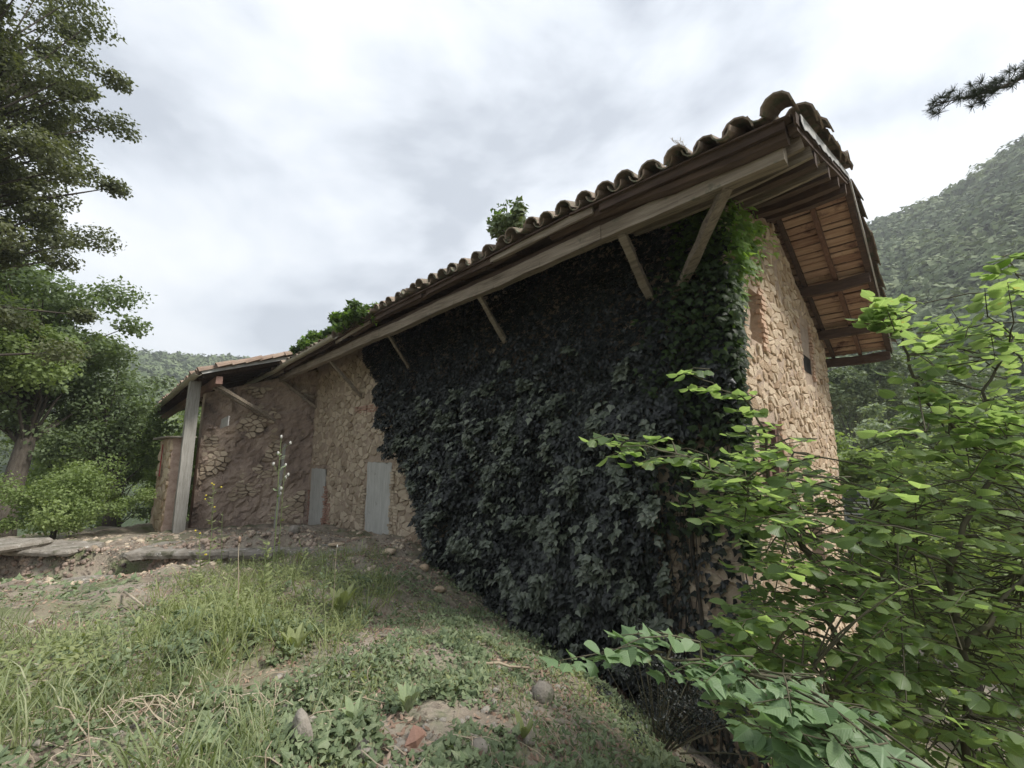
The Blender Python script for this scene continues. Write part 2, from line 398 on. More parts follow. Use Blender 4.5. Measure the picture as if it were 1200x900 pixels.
def near_z(x, y):
    sh = x.shape; x = x.ravel(); y = y.ravel(); out = np.empty(len(x))
    for i in range(0, len(x), 20000):
        a = x[i:i + 20000]; b = y[i:i + 20000]
        d = np.sqrt((a[:, None] - CTRL[None, :, 0]) ** 2 + (b[:, None] - CTRL[None, :, 1]) ** 2)
        out[i:i + 20000] = _phi(d) @ _W[:_n] + _W[_n] + a * _W[_n + 1] + b * _W[_n + 2]
    return out.reshape(sh)
RW = [(random.uniform(-1, 1), random.uniform(-1, 1), random.uniform(0, 6.28)) for _ in range(40)]
def wav(x, y, f, k0, n=8):
    s = 0
    for i in range(n):
        a, b, c = RW[(k0 + i) % 40]
        s = s + np.sin((a * x + b * y) * f * (1 + .35 * i) + c) / (1 + .35 * i)
    return s / 2.2
def hill_z(x, y):
    r = np.hypot(x, y); az = np.degrees(np.arctan2(x, y))
    el = np.interp(az, [-180, -70, -45, -38, -20, 15, 36, 41.7, 47, 53, 62, 80, 130, 180], [6, 7, 7.9, 8.2, 9, 15, 19.6, 20.4, 21.6, 23.6, 25, 22, 8, 6])
    R = np.interp(az, [-180, -60, -30, 10, 35, 70, 130, 180], [350, 420, 420, 350, 250, 250, 350, 350])
    H = np.tan(np.radians(el)) * R
    t = (r - 55) / (R - 55)
    z = -18 + (H + 18) * np.where(t < 1, np.clip(t, 0, 1) ** 1.05, 1 - .5 * np.minimum(t - 1, 1.5))
    return z + wav(x, y, .035, 5) * np.clip(r - 60, 0, 60) / 60 * 3.0
def ground_z(x, y):
    x = np.asarray(x, float); y = np.asarray(y, float)
    r = np.hypot(x, y)
    zn = near_z(x, y)
    # the broken edge of the terrace: a knee-high drop in front of the left end of the house
    e = y - (9.35 + .12 * np.sin(x * 2.1) + .05 * np.sin(x * 7))
    w = sst((-x - 4.0) / 1.2) * sst((x + 12.5) / 1.5)
    zn = zn + w * (.16 * sst(e / .25) * (1 - sst((e - 1.2) / 2)) - .30 * sst((e + .15) / .2) * 0 - .42 * (1 - sst(e / .25)) * sst((e + 2.0) / 1.2))
    rough = .085 * wav(x, y, 2.2, 1) + .045 * wav(x, y, 7, 9) + .016 * wav(x, y, 19, 17)
    zn = zn + rough * np.clip(r / 2, .3, 1)
    b = sst((r - 45) / 25)
    return zn * (1 - b) + hill_z(x, y) * b
def gz(x, y): return float(ground_z(np.array([x]), np.array([y]))[0])
def hit(px, py, far=60.0):
    a = at(px, py, 1.0)
    lam = np.geomspace(.5, far, 700)
    P = a[None] * lam[:, None]
    d = P[:, 2] - ground_z(P[:, 0], P[:, 1])
    i = np.argmax(d < 0)
    return P[i] if d[i] < 0 else P[-1]

azs = np.concatenate([np.linspace(-180, -66, 60, endpoint=False), np.linspace(-66, 66, 520, endpoint=False), np.linspace(66, 180, 60)])
rs = np.concatenate([[.25], np.geomspace(.6, 60, 330), np.geomspace(62, 720, 90)])
AA, RR = np.meshgrid(np.radians(azs), rs)
GX, GY = RR * np.sin(AA), RR * np.cos(AA)
GZ = ground_z(GX, GY)
gv = np.stack([GX, GY, GZ], -1).reshape(-1, 3)
nc = len(azs)
def gridfaces(r0, r1):
    i, j = np.meshgrid(np.arange(r0, r1), np.arange(nc - 1), indexing='ij'); a = (i * nc + j).ravel()
    return np.stack([a, a + nc, a + nc + 1, a + 1], 1)
k60 = 331
gf = gridfaces(0, k60)
fast('ground', gv[:(k60 + 1) * nc], gf, M['soil'], smooth=True, kind='structure')
hf = gridfaces(k60, len(rs) - 1) - k60 * nc
fast('hills', gv[k60 * nc:], hf, M['hill'], smooth=True, kind='structure')

# ================================================================ the farmhouse
OF, OG = 1.268, 1.16
ZE, ZR, VR, WD, VB = 3.3, 4.657, 2.785, 6.62, 7.36
SF = (ZR - ZE) / (OF + VR)
SB = (ZR - 2.56) / (VB - VR)
UL = 17.3
def sag(u):
    u = max(u, .06)
    return -.029 * max(u + 1.2, 0) + .17 * float(sst(u / 1.8) * (1 - sst((u - 6) / 8))) - .03 + .022 * math.sin(u * 1.1 + 1) + .014 * math.sin(u * 3.1)
def zroof(v, u=0.0):
    return (ZR - SF * (VR - v) if v < VR else ZR - SB * (v - VR)) - .12 + sag(u)
def L(u, v, z): return np.array([u, -v, z])            # house-local coordinates
house = thing('farmhouse', 'abandoned stone farmhouse with ivy over its front and deep tiled eaves', 'house', tuple(O), HROT)
HM = np.array([[U[0], -V[0], 0], [U[1], -V[1], 0], [0, 0, 1.0]])
def to_world(p): return O + HM @ np.asarray(p)

def voronoi(x0, x1, z0, z1, n, asp=1.7, seed=1, relax=2):
    """irregular rubble cells in a rectangle: list of polygons"""
    rng = np.random.default_rng(seed)
    X0, X1 = x0 / asp, x1 / asp
    cell = math.sqrt((X1 - X0) * (z1 - z0) / n)
    nx = max(2, int((X1 - X0) / cell)); nz = max(2, int((z1 - z0) / cell))
    pts = []
    for j in range(nz):
        for i in range(nx):
            pts.append((X0 + (i + .5 + (.5 if j % 2 else 0) + rng.uniform(-.62, .62)) * (X1 - X0) / nx, z0 + (j + .5 + rng.uniform(-.5, .5)) * (z1 - z0) / nz))
    pts = np.array(pts)
    polys = []
    for i, p in enumerate(pts):
        d = ((pts - p) ** 2).sum(1); idx = np.argsort(d)[1:13]
        poly = [(p[0] - cell * 2, p[1] - cell * 2), (p[0] + cell * 2, p[1] - cell * 2), (p[0] + cell * 2, p[1] + cell * 2), (p[0] - cell * 2, p[1] + cell * 2)]
        cuts = [((pts[j] + p) / 2, pts[j] - p) for j in idx]
        cuts += [(np.array([X0, 0]), np.array([-1, 0])), (np.array([X1, 0]), np.array([1, 0])), (np.array([0, z0]), np.array([0, -1])), (np.array([0, z1]), np.array([0, 1]))]
        for m, nn in cuts:
            new = []
            for a, b in zip(poly, poly[1:] + poly[:1]):
                da = (a[0] - m[0]) * nn[0] + (a[1] - m[1]) * nn[1]; db = (b[0] - m[0]) * nn[0] + (b[1] - m[1]) * nn[1]
                if da <= 0: new.append(a)
                if da * db < 0:
                    t = da / (da - db); new.append((a[0] + (b[0] - a[0]) * t, a[1] + (b[1] - a[1]) * t))
            poly = new
            if len(poly) < 3: break
        if len(poly) >= 3:
            q = np.array(poly); q[:, 0] *= asp; polys.append(q)
    return polys
def stone_geo(poly, toL, rng, depth, gap=.007):
    c = poly.mean(0); q = []
    n = len(poly)
    for i in range(n):                                  # soften the corners
        a, b, d = poly[i - 1], poly[i], poly[(i + 1) % n]
        if np.linalg.norm(b - a) > .07 and n < 8: q.append(b + (a - b) * .22)
        q.append(b + (d - b) * .2)
    q = np.array(q)
    d = q - c; r = np.linalg.norm(d, axis=1, keepdims=True)
    q0 = c + d * (np.maximum(r - gap, .01) / r) * rng.uniform(.95, 1.0, (len(q), 1))
    q1 = c + (q0 - c) * .965; q2 = c + (q0 - c) * .84
    tx, tz = rng.uniform(-.14, .14, 2)
    vs = []
    for ring, h in ((q0, -.03), (q1, depth * .65), (q2, depth)):
        for p in ring:
            hh = h + ((p - c)[0] * tx + (p - c)[1] * tz if h > 0 else 0)
            vs.append(toL(p[0], p[1], hh + (rng.uniform(-.005, .005) if h > 0 else 0)))
    m = len(q); fs = []
    for k in (0, m):
        for i in range(m): fs.append((k + i, k + (i + 1) % m, k + m + (i + 1) % m, k + m + i))
    fs.append(tuple(range(2 * m, 3 * m)))
    return vs, fs, c
def rubble(parent, polys, toL, keep, m, seed, depth=(.025, .06), limit=300, flip=False, sizefn=None):
    rng = np.random.default_rng(seed); items = []
    for p in polys:
        c = p.mean(0)
        if not keep(c[0], c[1]): continue
        area = .5 * abs(np.dot(p[:, 0], np.roll(p[:, 1], 1)) - np.dot(p[:, 1], np.roll(p[:, 0], 1)))
        if area < .004: continue
        w = to_world(toL(c[0], c[1], 0)); px = proj(w)
        vis = -20 < px[0] < 1220 and -20 < px[1] < 920
        items.append((area / (w @ w) * (1 if vis else .01) * (sizefn(c[0], c[1]) if sizefn else 1), p))
    items.sort(key=lambda t: -t[0])
    rest = MB()
    for i, (s, p) in enumerate(items):
        vs, fs, c = stone_geo(p, toL, rng, rng.uniform(*depth))
        if flip: fs = [f[::-1] for f in fs]
        if i < limit: MB().add(vs, fs).build('stone', m, parent)
        else: rest.add(vs, fs)
    if rest.n: rest.build('small_stones', m, parent, kind='stuff')

# doors on the front wall: (u0, u1, z0, z1)
DOORS = [(8.22, 9.52, -2.08, -.27), (12.34, 13.6, -2.40, -.54)]
UW = 13.75                                              # the front wall ends against the cross wall
def plate(name, outline, toL, h, m, parent, thick, holes=()):
    """a wall: front sheet of small quads with slight relief, and its sides"""
    mb = MB(); mb_v = []
    return None
def wallsheet(name, x0, x1, z0, ztop, toL, m, parent, step=.12, amp=.02, holes=(), back=.5, flip=False):
    """real wall body: relief front sheet with true openings, back sheet and reveals"""
    xs = sorted(set(list(np.arange(x0, x1, step)) + [x1] + [h[0] for h in holes] + [h[1] for h in holes]))
    nz = max(4, int((max(ztop(x) for x in xs) - z0) / step))
    hz = sorted(set([h[2] for h in holes] + [h[3] for h in holes]))
    zs = sorted(set(list(np.linspace(0, 1, nz + 1))))
    base = np.array([z0 + (max(ztop(x) for x in xs) - z0) * q for q in zs])
    base = np.array(sorted(set(list(base) + hz)))
    vs = []; fs = []; nn = len(base)
    for side in (0, 1):
        for x in xs:
            for z in base:
                zz = min(z, ztop(x))
                edge = any(abs(x - h[0]) < .001 or abs(x - h[1]) < .001 or abs(z - h[2]) < .001 or abs(z - h[3]) < .001 for h in holes)
                d = 0 if side or edge else amp * .35 * mnoise.noise(Vector((x * 19, z * 19, 4))) + amp * mnoise.noise(Vector((x * 2.3, z * 2.3, 3.3))) + amp * .6 * mnoise.noise(Vector((x * 7, z * 7, 1.3)))
                vs.append(toL(x, zz, d if not side else -back))
    def inh(cx, cz): return any(h[0] < cx < h[1] and h[2] < cz < h[3] for h in holes)
    off = len(xs) * nn
    open_ = lambda i, j: i < 0 or j < 0 or i >= len(xs) - 1 or j >= nn - 1 or inh((xs[i] + xs[i + 1]) / 2, (base[j] + base[j + 1]) / 2)
    for i in range(len(xs) - 1):
        for j in range(nn - 1):
            if open_(i, j): continue
            a, b, c, d = i * nn + j, (i + 1) * nn + j, (i + 1) * nn + j + 1, i * nn + j + 1
            fs.append((a, b, c, d)); fs.append((a + off, d + off, c + off, b + off))
            if open_(i - 1, j): fs.append((a, d, d + off, a + off))
            if open_(i + 1, j): fs.append((b, b + off, c + off, c))
            if open_(i, j - 1): fs.append((a, a + off, b + off, b))
            if open_(i, j + 1): fs.append((d, c, c + off, d + off))
    if flip: fs = [f[::-1] for f in fs]
    return MB().add(vs, fs).build(name, m, parent)

fL = lambda x, z, d: L(x, -d, z)                        # front wall: depth goes outward to -v
gL = lambda x, z, d: L(-d, x, z)                        # gable wall: x runs along v, depth outward to -u
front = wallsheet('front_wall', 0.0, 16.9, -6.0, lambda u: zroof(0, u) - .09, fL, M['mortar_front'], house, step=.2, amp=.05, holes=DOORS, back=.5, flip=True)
# small openings on the gable: (v0, v1, z0, z1)
SLIT = (4.28, 4.98, 1.58, 2.56)
RWIN = (.95, 1.98, -.65, .43)
RECESS = (1.02, 1.55, 1.62, 2.42)
LOWW = (3.3, 4.3, -2.6, -1.3)
GTOP = lambda v: zroof(v) - .30
gable = wallsheet('gable_wall', .012, WD, -7.5, GTOP, gL, M['mortar'], house, step=.2, amp=.04, holes=[SLIT, RWIN, RECESS, LOWW], back=.5)
MB().box(L(8.4, WD - .25, -1.9), (16.8 - .1, .5, 8.2)).build('back_wall', M['mortar'], house)
MB().box(L(16.65, 3.05, -1.4), (.5, 6.0, 9.0)).build('far_gable_wall', M['mortar'], house)

def ivy_left(z):                                        # the ragged left edge of the ivy on the front
    return float(np.interp(z, [-3.0, -2.0, -1.3, -.2, .6, 1.4, 2.2, 3.2], [5.2, 5.9, 6.3, 7.3, 8.1, 9.0, 9.6, 10.0]))
def in_rect(x, z, h, g=0.0): return h[0] - g < x < h[1] + g and h[2] - g < z < h[3] + g
def keep_front(u, z):
    if z > zroof(0, u) - .42 or z < -3.4 and u > 2: return False
    if any(in_rect(u, z, h, .16) for h in DOORS): return False
    return (ivy_left(z) - .5 < u < 13.6 and z > -2.6 and not (u > 12.0 and z > 1.4 and False)) or (u < 1.25 and z < .4)
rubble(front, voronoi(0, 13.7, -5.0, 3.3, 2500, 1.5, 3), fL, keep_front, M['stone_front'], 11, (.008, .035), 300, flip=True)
def keep_gable(v, z):
    if z > GTOP(v) - .1: return False
    if in_rect(v, z, SLIT, .2) or in_rect(v, z, RWIN, .12) or in_rect(v, z, RECESS, .12) or in_rect(v, z, LOWW, .1): return False
    return True
rubble(gable, voronoi(0.0, WD, -5.5, 4.3, 2100, 1.7, 5), gL, keep_gable, M['stone'], 12, (.006, .035), 300)

def brick_col(parent, x, z0, z1, toL, w, m, dep=.05, h=.055, gap=.02, jx=.05, flip=False):
    z = z0
    while z < z1 - h:
        xx = x + random.uniform(-jx, jx); ww = w * random.uniform(.75, 1.15); dd = dep * random.uniform(.4, 1.2)
        b = [toL(xx + sx * ww / 2, z + sz * h / 2 + h / 2 + random.uniform(-.004, .004), sd * dd + (1 - sd) * -.03) for sx in (-1, 1) for sz in (-1, 1) for sd in (0, 1)]
        fs = [(0, 1, 3, 2), (4, 6, 7, 5), (0, 4, 5, 1), (2, 3, 7, 6), (0, 2, 6, 4), (1, 5, 7, 3)]
        MB().add(b, fs).build('brick', m, parent)
        z += h + gap
brick_col(front, DOORS[1][0] - .12, -2.25, -1.0, fL, .26, M['brick'], .09)
brick_col(front, DOORS[1][0] - .38, -2.3, -1.5, fL, .2, M['brick'], .05)
brick_col(front, DOORS[1][1] + .06, -2.3, -1.2, fL, .12, M['brick'], .05)
brick_col(front, DOORS[0][1] + .12, -2.05, -.9, fL, .2, M['stone_front'], .05)
brick_col(front, DOORS[0][0] - .12, -2.05, -.35, fL, .2, M['stone_front'], .06)
brick_col(front, DOORS[0][0] - .32, -2.05, -.8, fL, .18, M['stone_front'], .05)
for k in range(8):                                      # a short run of bricks high on the wall
    brick_col(front, 9.0 + k * .2, 1.12, 1.34, fL, .17, M['brick'], .05, jx=.01)
brick_col(gable, SLIT[0] - .12, SLIT[2] - .12, SLIT[3] + .1, gL, .22, M['pale_brick'], .012)
brick_col(gable, SLIT[1] + .10, SLIT[2] - .12, SLIT[3] + .1, gL, .18, M['pale_brick'], .05)
brick_col(gable, RECESS[1] + .11, RECESS[2] - .1, RECESS[3] + .2, gL, .24, M['pale_brick'], .05)
brick_col(gable, RWIN[1] + .12, RWIN[2] - .2, RWIN[3] + .1, gL, .2, M['pale_brick'], .05)

def infill(name, rect, toL, depth, m, parent, label=None):
    x0, x1, z0, z1 = rect; mb = MB(); vs = []; n1, n2 = 10, 16
    for i in range(n1 + 1):
        for j in range(n2 + 1):
            x = x0 + (x1 - x0) * i / n1; z = z0 + (z1 - z0) * j / n2
            if i in (0, n1) and name == 'blocked_door': x += .05 * mnoise.noise(Vector((z * 4, x0, i)))
            if j in (0, n2) and name == 'blocked_door': z += .05 * mnoise.noise(Vector((x * 5, z0, j)))
            vs.append(toL(x, z, depth + .015 * mnoise.noise(Vector((x * 4, z * 3, depth * 9 + x0)))))
    fs = [(i * (n2 + 1) + j, (i + 1) * (n2 + 1) + j, (i + 1) * (n2 + 1) + j + 1, i * (n2 + 1) + j + 1) for i in range(n1) for j in range(n2)]
    k = len(vs); vs += [p + (toL(0, 0, -.12) - toL(0, 0, 0)) for p in vs[:1]] and [toL(x0, z0, depth - .15), toL(x1, z0, depth - .15), toL(x1, z1, depth - .15), toL(x0, z1, depth - .15)]
    fs.append((k, k + 3, k + 2, k + 1))
    o = mb.add(vs, fs).build(name, m, parent, smooth=True)
    if label: o['label'] = label
    return o
infill('blocked_door', DOORS[0], fL, .012, M['infill'], house, 'taller doorway walled up with grey render, nearer the ivy')
infill('blocked_door', DOORS[1], fL, .012, M['infill'], house, 'smaller doorway walled up with grey render, with red bricks beside it')
infill('slit_infill', (SLIT[0], SLIT[1], SLIT[2] + .34, SLIT[3]), gL, .0, M['earth_wall'], house)
infill('opening_shade', (SLIT[0], SLIT[1], SLIT[2], SLIT[2] + .34), gL, -.012, M['void'], house)  # near-flush dark sheet, the shade of a hole as colour
infill('recess_back', RECESS, gL, -.22, M['mortar'], house)
win = MB().box(L(.30, (RWIN[0] + RWIN[1]) / 2, (RWIN[2] + RWIN[3]) / 2), (.02, RWIN[1] - RWIN[0], RWIN[3] - RWIN[2])).build('window', M['void'], house, label='gable window with faded red wooden frame behind the hazel leaves')
for (a, b) in (((RWIN[0], RWIN[3] - .05), (RWIN[1], RWIN[3] - .05)), ((RWIN[0], RWIN[2] + .04), (RWIN[1], RWIN[2] + .04)), ((RWIN[0] + .045, RWIN[2]), (RWIN[0] + .045, RWIN[3])), ((RWIN[1] - .045, RWIN[2]), (RWIN[1] - .045, RWIN[3])), ((1.46, RWIN[2]), (1.46, RWIN[3]))):
    MB().beam(L(.06, *a), L(.06, *b), .09, .08, up=(1, 0, 0)).build('frame_bar', M['red_wood'], win)
win2 = MB().box(L(.30, (LOWW[0] + LOWW[1]) / 2, (LOWW[2] + LOWW[3]) / 2), (.02, LOWW[1] - LOWW[0], LOWW[3] - LOWW[2])).build('window', M['void'], house, label='lower gable opening behind the shrubs')

# ---- roof
roof = link('roof', None, house)
def sheet(name, quads, m, parent, **p):
    mb = MB()
    for q in quads: mb.add(q, [(0, 1, 2, 3)])
    return mb.build(name, m, parent, **p)
deck = []
us = np.linspace(-OG, UL, 24)
mbk = MB()
for k in range(len(us) - 1):
    for (va, vb_) in ((-OF, VR), (VR, VB)):
        a, b = us[k], us[k + 1]
        q = [L(a, va, zroof(va, a) - .005), L(b, va, zroof(va, b) - .005), L(b, vb_, zroof(vb_ - 1e-6, b) - .005), L(a, vb_, zroof(vb_ - 1e-6, a) - .005)]
        q2 = [p - np.array([0, 0, .02]) for p in q]
        mbk.add(q + q2, [(0, 1, 2, 3), (7, 6, 5, 4), (0, 4, 5, 1), (3, 2, 6, 7), (0, 3, 7, 4), (1, 5, 6, 2)])
mbk.build('roof_deck', M['wood_dark'], roof)

def tile_geo(w0, w1, ln, th, n=7, up=True):
    """half-round clay tile along +y; its wide end at y=0"""
    vs = []; fs = []
    for i, (w, y) in enumerate(((w0, 0), (w1, ln))):
        for ro in (0, 1):
            for k in range(n):
                a = math.pi * k / (n - 1); r = w / 2 - (th if ro else 0)
                z = math.sin(a) * r * (1.0 if up else -1.0)
                vs.append((math.cos(a) * r, y, z))
    A = lambda i, ro, k: i * 2 * n + ro * n + k
    for k in range(n - 1):
        fs.append((A(0, 0, k), A(0, 0, k + 1), A(1, 0, k + 1), A(1, 0, k)))
        fs.append((A(0, 1, k), A(1, 1, k), A(1, 1, k + 1), A(0, 1, k + 1)))
        fs.append((A(0, 0, k), A(0, 1, k), A(0, 1, k + 1), A(0, 0, k + 1)))
        fs.append((A(1, 0, k), A(1, 0, k + 1), A(1, 1, k + 1), A(1, 1, k)))
    fs.append((A(0, 0, 0), A(1, 0, 0), A(1, 1, 0), A(0, 1, 0))); fs.append((A(0, 0, n - 1), A(0, 1, n - 1), A(1, 1, n - 1), A(1, 0, n - 1)))
    return np.array(vs), np.array([f if len(f) == 4 else f for f in fs])
COVER = [tile_geo(.285 + d, .215, .47, .018) for d in (0, .012, -.01)]
PAN = [tile_geo(.20, .235, .47, .016, up=False)]
def tile_mesh(name, g, m, r):
    me = bpy.data.meshes.new(name); me.from_pydata(g[0].tolist(), [], g[1].tolist())
    a = me.attributes.new('rnd', 'FLOAT', 'POINT'); a.data.foreach_set('value', [r] * len(g[0]))
    me.polygons.foreach_set('use_smooth', [False] * len(me.polygons))
    me.materials.append(m); return me
def tile_set(m): return {'c': [tile_mesh('tile', COVER[i % 3], m, (i + .5) / 9) for i in range(9)], 'p': [tile_mesh('tile', PAN[0], m, (i + .5) / 9) for i in range(9)]}
TS = tile_set(M['tile']); TSN = tile_set(M['tile_new'])
def rot_to(xdir, ydir):
    y = ydir / np.linalg.norm(ydir); x = xdir - y * (xdir @ y); x /= np.linalg.norm(x); z = np.cross(x, y)
    if z[2] < 0: x, z = -x, -z
    return np.stack([x, y, z], 1)
def lay_tiles(parent, zf, u0, u1, v0, v1, pitch, ts, single, limit, m, seed=1, overhang=.06, step=.36):
    """rows from v0 (eave) up to v1; the nearest tiles are objects, the rest one part"""
    rng = np.random.default_rng(seed); items = []
    ncol = int(abs(u1 - u0) / pitch); nrow = int(abs(v1 - v0) / step) + 1; sv = 1 if v1 > v0 else -1
    for c in range(ncol + 1):
        u = u0 + (u1 - u0) * c / ncol
        for r in range(nrow):
            v = v0 - sv * overhang + sv * r * step
            if c == 0: u = u0 - (.11 if r or sv < 0 else 0.0)
            ve = v + sv * .42
            if (ve - v1) * sv > .1: continue
            p = L(u, v, zf(v, u)); q = L(u, ve, zf(ve, u))
            du = .09 if r % 2 else 0
            for kind in ('c', 'p'):
                j = rng.normal(0, 1, 4)
                uo = u + (pitch / 2 if kind == 'p' else 0)
                if kind == 'p' and c == ncol: continue
                lift = .125 + .012 * (r > 0) if kind == 'c' else .125
                fr = (.03 * abs(j[0]) + (.09 if rng.random() < .12 else 0)) if r == 0 else 0
                P = L(uo + .012 * j[1], v - sv * fr, zf(v - sv * fr, uo) + lift - (.02 if r else 0) + .014 * j[2])
                Q = L(uo + .012 * j[1] + .022 * j[3], ve, zf(ve, uo) + lift + .012 + .010 * j[0])
                R = rot_to(np.array([1.0, 0, 0]), Q - P)
                if kind == 'c': P = P - R[:, 2] * .07
                wpt = to_world(P) if parent is not None and parent is not wing_dummy else P
                items.append((single(c, r, ncol, nrow, kind), kind, P, R, rng.integers(9), rng.uniform(.95, 1.05)))
    items.sort(key=lambda t: t[0])
    restc = []; restp = []
    for i, (s, kind, P, R, k, sc_) in enumerate(items):
        if i < limit and s < 1e6:
            o = link('tile', ts[kind][k], parent)
            mt = Matrix(np.vstack([np.column_stack([R * sc_, P]), [0, 0, 0, 1]]).tolist()); o.matrix_local = mt
        else: (restc if kind == 'c' else restp).append((P, R, sc_))
    for rest, g in ((restc, COVER[0]), (restp, PAN[0])):
        if rest:
            scatter('roof_tiles', (g[0], g[1]), np.array([r[0] for r in rest]), np.array([r[1] for r in rest]), np.array([r[2] for r in rest]), m, parent, kind='stuff')
wing_dummy = None
# eave row and gable-edge tiles are the ones in view
lay_tiles(roof, zroof, -OG + .14, UL, -OF, VR, .315, TS, lambda c, r, nc_, nr, k: (c * .5 if r == 0 else (10 + r if c == 0 else 1e7)), 150, M['tile'], 3)
lay_tiles(roof, zroof, -OG + .13, UL, VB, VR, .315, TS, lambda c, r, nc_, nr, k: (r if c < 1 else 1e7), 40, M['tile'], 4)
for k in range(46):                                      # ridge tiles
    u = -OG - .05 + k * .40
    if k < 8:
        o = link('ridge_tile', TS['c'][k % 9], roof)
        R = rot_to(np.array([0, 1.0, 0]), np.array([1.0, 0, 0])); R = np.stack([np.array([0, -1.0, 0]), np.array([1.0, 0, 0]), np.array([0, 0, 1.0])], 1)
        o.matrix_local = Matrix(np.vstack([np.column_stack([R * 1.35, L(u, VR, zroof(VR, u) + .22)]), [0, 0, 0, 1]]).tolist())
# boards under the eave and the gable overhang
for i in range(14):                                      # front eave boards run along the eave
    v = -OF + .03 + i * .155
    for j in range(7 if v < -.02 else 1):
        a = -OG + .04 + j * 2.6; b = a + 2.57
        if v > -.02: b = -.02
        if j == 6: b = min(b, UL)
        dz = random.uniform(-.008, .008)
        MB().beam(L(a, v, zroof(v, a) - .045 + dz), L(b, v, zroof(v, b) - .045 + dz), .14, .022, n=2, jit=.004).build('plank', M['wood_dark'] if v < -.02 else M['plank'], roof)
v = 1.0
i = 0
while v < VB - .06:
    w = random.uniform(.12, .20)
    if abs(v + w / 2 - VR) > .08:
        dz = random.uniform(-.01, .006)
        for (a, b) in ((-OG + .03, -OG * .5 - .0), (-OG * .5 + .01, .05)):
            MB().beam(L(a, v + w / 2, zroof(v + w / 2) - .045 + dz), L(b, v + w / 2, zroof(v + w / 2) - .045 + dz + random.uniform(-.01, .01)), w - .014, .022, n=3, jit=.004,
                      up=(0, (SF if v < VR else -SB), 1)).build('plank', M['plank'], roof)
    v += w
# rafters following the slope under the gable overhang
for uu in (-.60, -.08, -OG + .05):
    for (va, vb_) in ((-OF + .1, VR), (VR, VB - .08)):
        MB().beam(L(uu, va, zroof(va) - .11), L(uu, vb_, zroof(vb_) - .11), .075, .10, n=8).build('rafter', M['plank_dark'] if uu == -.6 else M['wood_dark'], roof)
for k in range(1, 26):                                   # rafters under the front eave
    uu = .02 + k * .66
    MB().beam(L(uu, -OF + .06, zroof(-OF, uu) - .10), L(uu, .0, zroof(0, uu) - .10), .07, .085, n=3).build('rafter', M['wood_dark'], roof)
# purlins sticking out past the gable, their tips upturned
def purlin(v, zoff, r=.09, back=False, hh=.17):
    z0 = zroof(v) - .16 - hh / 2 + zoff
    MB().beam(L(-OG + .03, v, z0 + .0), L(.25, v, z0), .12, hh, n=10, bend=-.04).build('purlin', M['wood_dark'], roof)
for v in (-.12, .85, 1.75, 2.60): purlin(v, 0)
for v in (4.75, 6.15, 7.22): purlin(v, 0, hh=.2)
# eave beam, log above it, struts
def zb(u): return 2.90 - .026 * max(u, -1)
mb = MB()
uu = np.linspace(-OG + .15, 17.0, 18)
for a, b in zip(uu[:-1], uu[1:]): mb.beam(L(a, -1.02 + .015 * math.sin(a * 2.3), zb(a) + .012 * math.sin(a * 1.7)), L(b, -1.02 + .015 * math.sin(b * 2.3), zb(b) + .012 * math.sin(b * 1.7)), .14, .20, n=3, jit=.008)
mb.build('eave_beam', M['wood'], roof)
mb = MB(); pts = [L(u, -1.12, zroof(-1.12, u) - .15 + .015 * math.sin(u * 2)) for u in np.linspace(-OG + .1, 1.9, 9)]
mb.tube(pts, [.085, .09, .085, .09, .085, .09, .09, .088, .085], 9, rough=.06).build('round_log', M['wood_dark'], roof)
mb = MB(); pts = [L(u, -1.16, zroof(-1.16, u) - .12 + .015 * math.sin(u * 2)) for u in np.linspace(2.6, 8.3, 9)]
mb.tube(pts, [.06] * 9, 8, rough=.08).build('round_log', M['wood_dark'], roof)
mb = MB(); uu = np.linspace(-OG + .3, 17.0, 22)
for a, b in zip(uu[:-1], uu[1:]): mb.beam(L(a, -1.0, zb(a) + .145), L(b, -1.0, zb(b) + .145), .09, .10, n=2, jit=.008)
mb.build('wall_plate', M['wood_dark'], roof)
for i in range(9):
    a = -OG + .06 + i * 2.05 + random.uniform(0, .2); b = a + random.uniform(1.7, 2.1)
    MB().beam(L(a, -OF + .02, zroof(-OF, a) - .075), L(min(b, UL), -OF + .02, zroof(-OF, min(b, UL)) - .075 - random.uniform(-.01, .02)), .035, random.uniform(.07, .12), n=5, jit=.008).build('eave_board', M['wood'] if i % 3 == 1 else M['wood_dark'], roof)
# four bowed lookouts that carry the corner of the eave out over the gable
for (v0, zt) in ((-1.02, 2.90), (-.55, 3.05), (-.1, 3.25), (.45, 3.45)):
    pts = []
    for q in np.linspace(0, 1, 9):
        pts.append(L(.9 - q * (OG + .9 - .02), v0 + .10 * q, zroof(v0) - .34 + .16 * q ** 2.2))
    mb = MB()
    for a, b in zip(pts[:-1], pts[1:]): mb.beam(a, b, .05, .17, n=1, jit=.003)
    mb.build('lookout', M['wood'], roof)
STR = [(-.45, .66, 2.12, .12), (.85, .98, 2.20, .11), (3.69, 3.99, 2.08, .085), (6.85, 7.43, 2.0, .07), (10.16, 10.09, 1.58, .09), (14.2, 13.6, 1.55, .12)]
for (ut, ub, zf_, w) in STR:
    MB().beam(L(ut, -1.0, zb(ut) - .07), L(ub, .0, zf_ - .02), w, w * .8, n=7, jit=.01, bend=random.uniform(-.03, .03)).build('strut', M['wood'], roof)
MB().beam(L(15.4, -1.0, zb(15) - .05), L(13.6, -.1, 1.9), .09, .09).build('strut', M['wood'], roof)
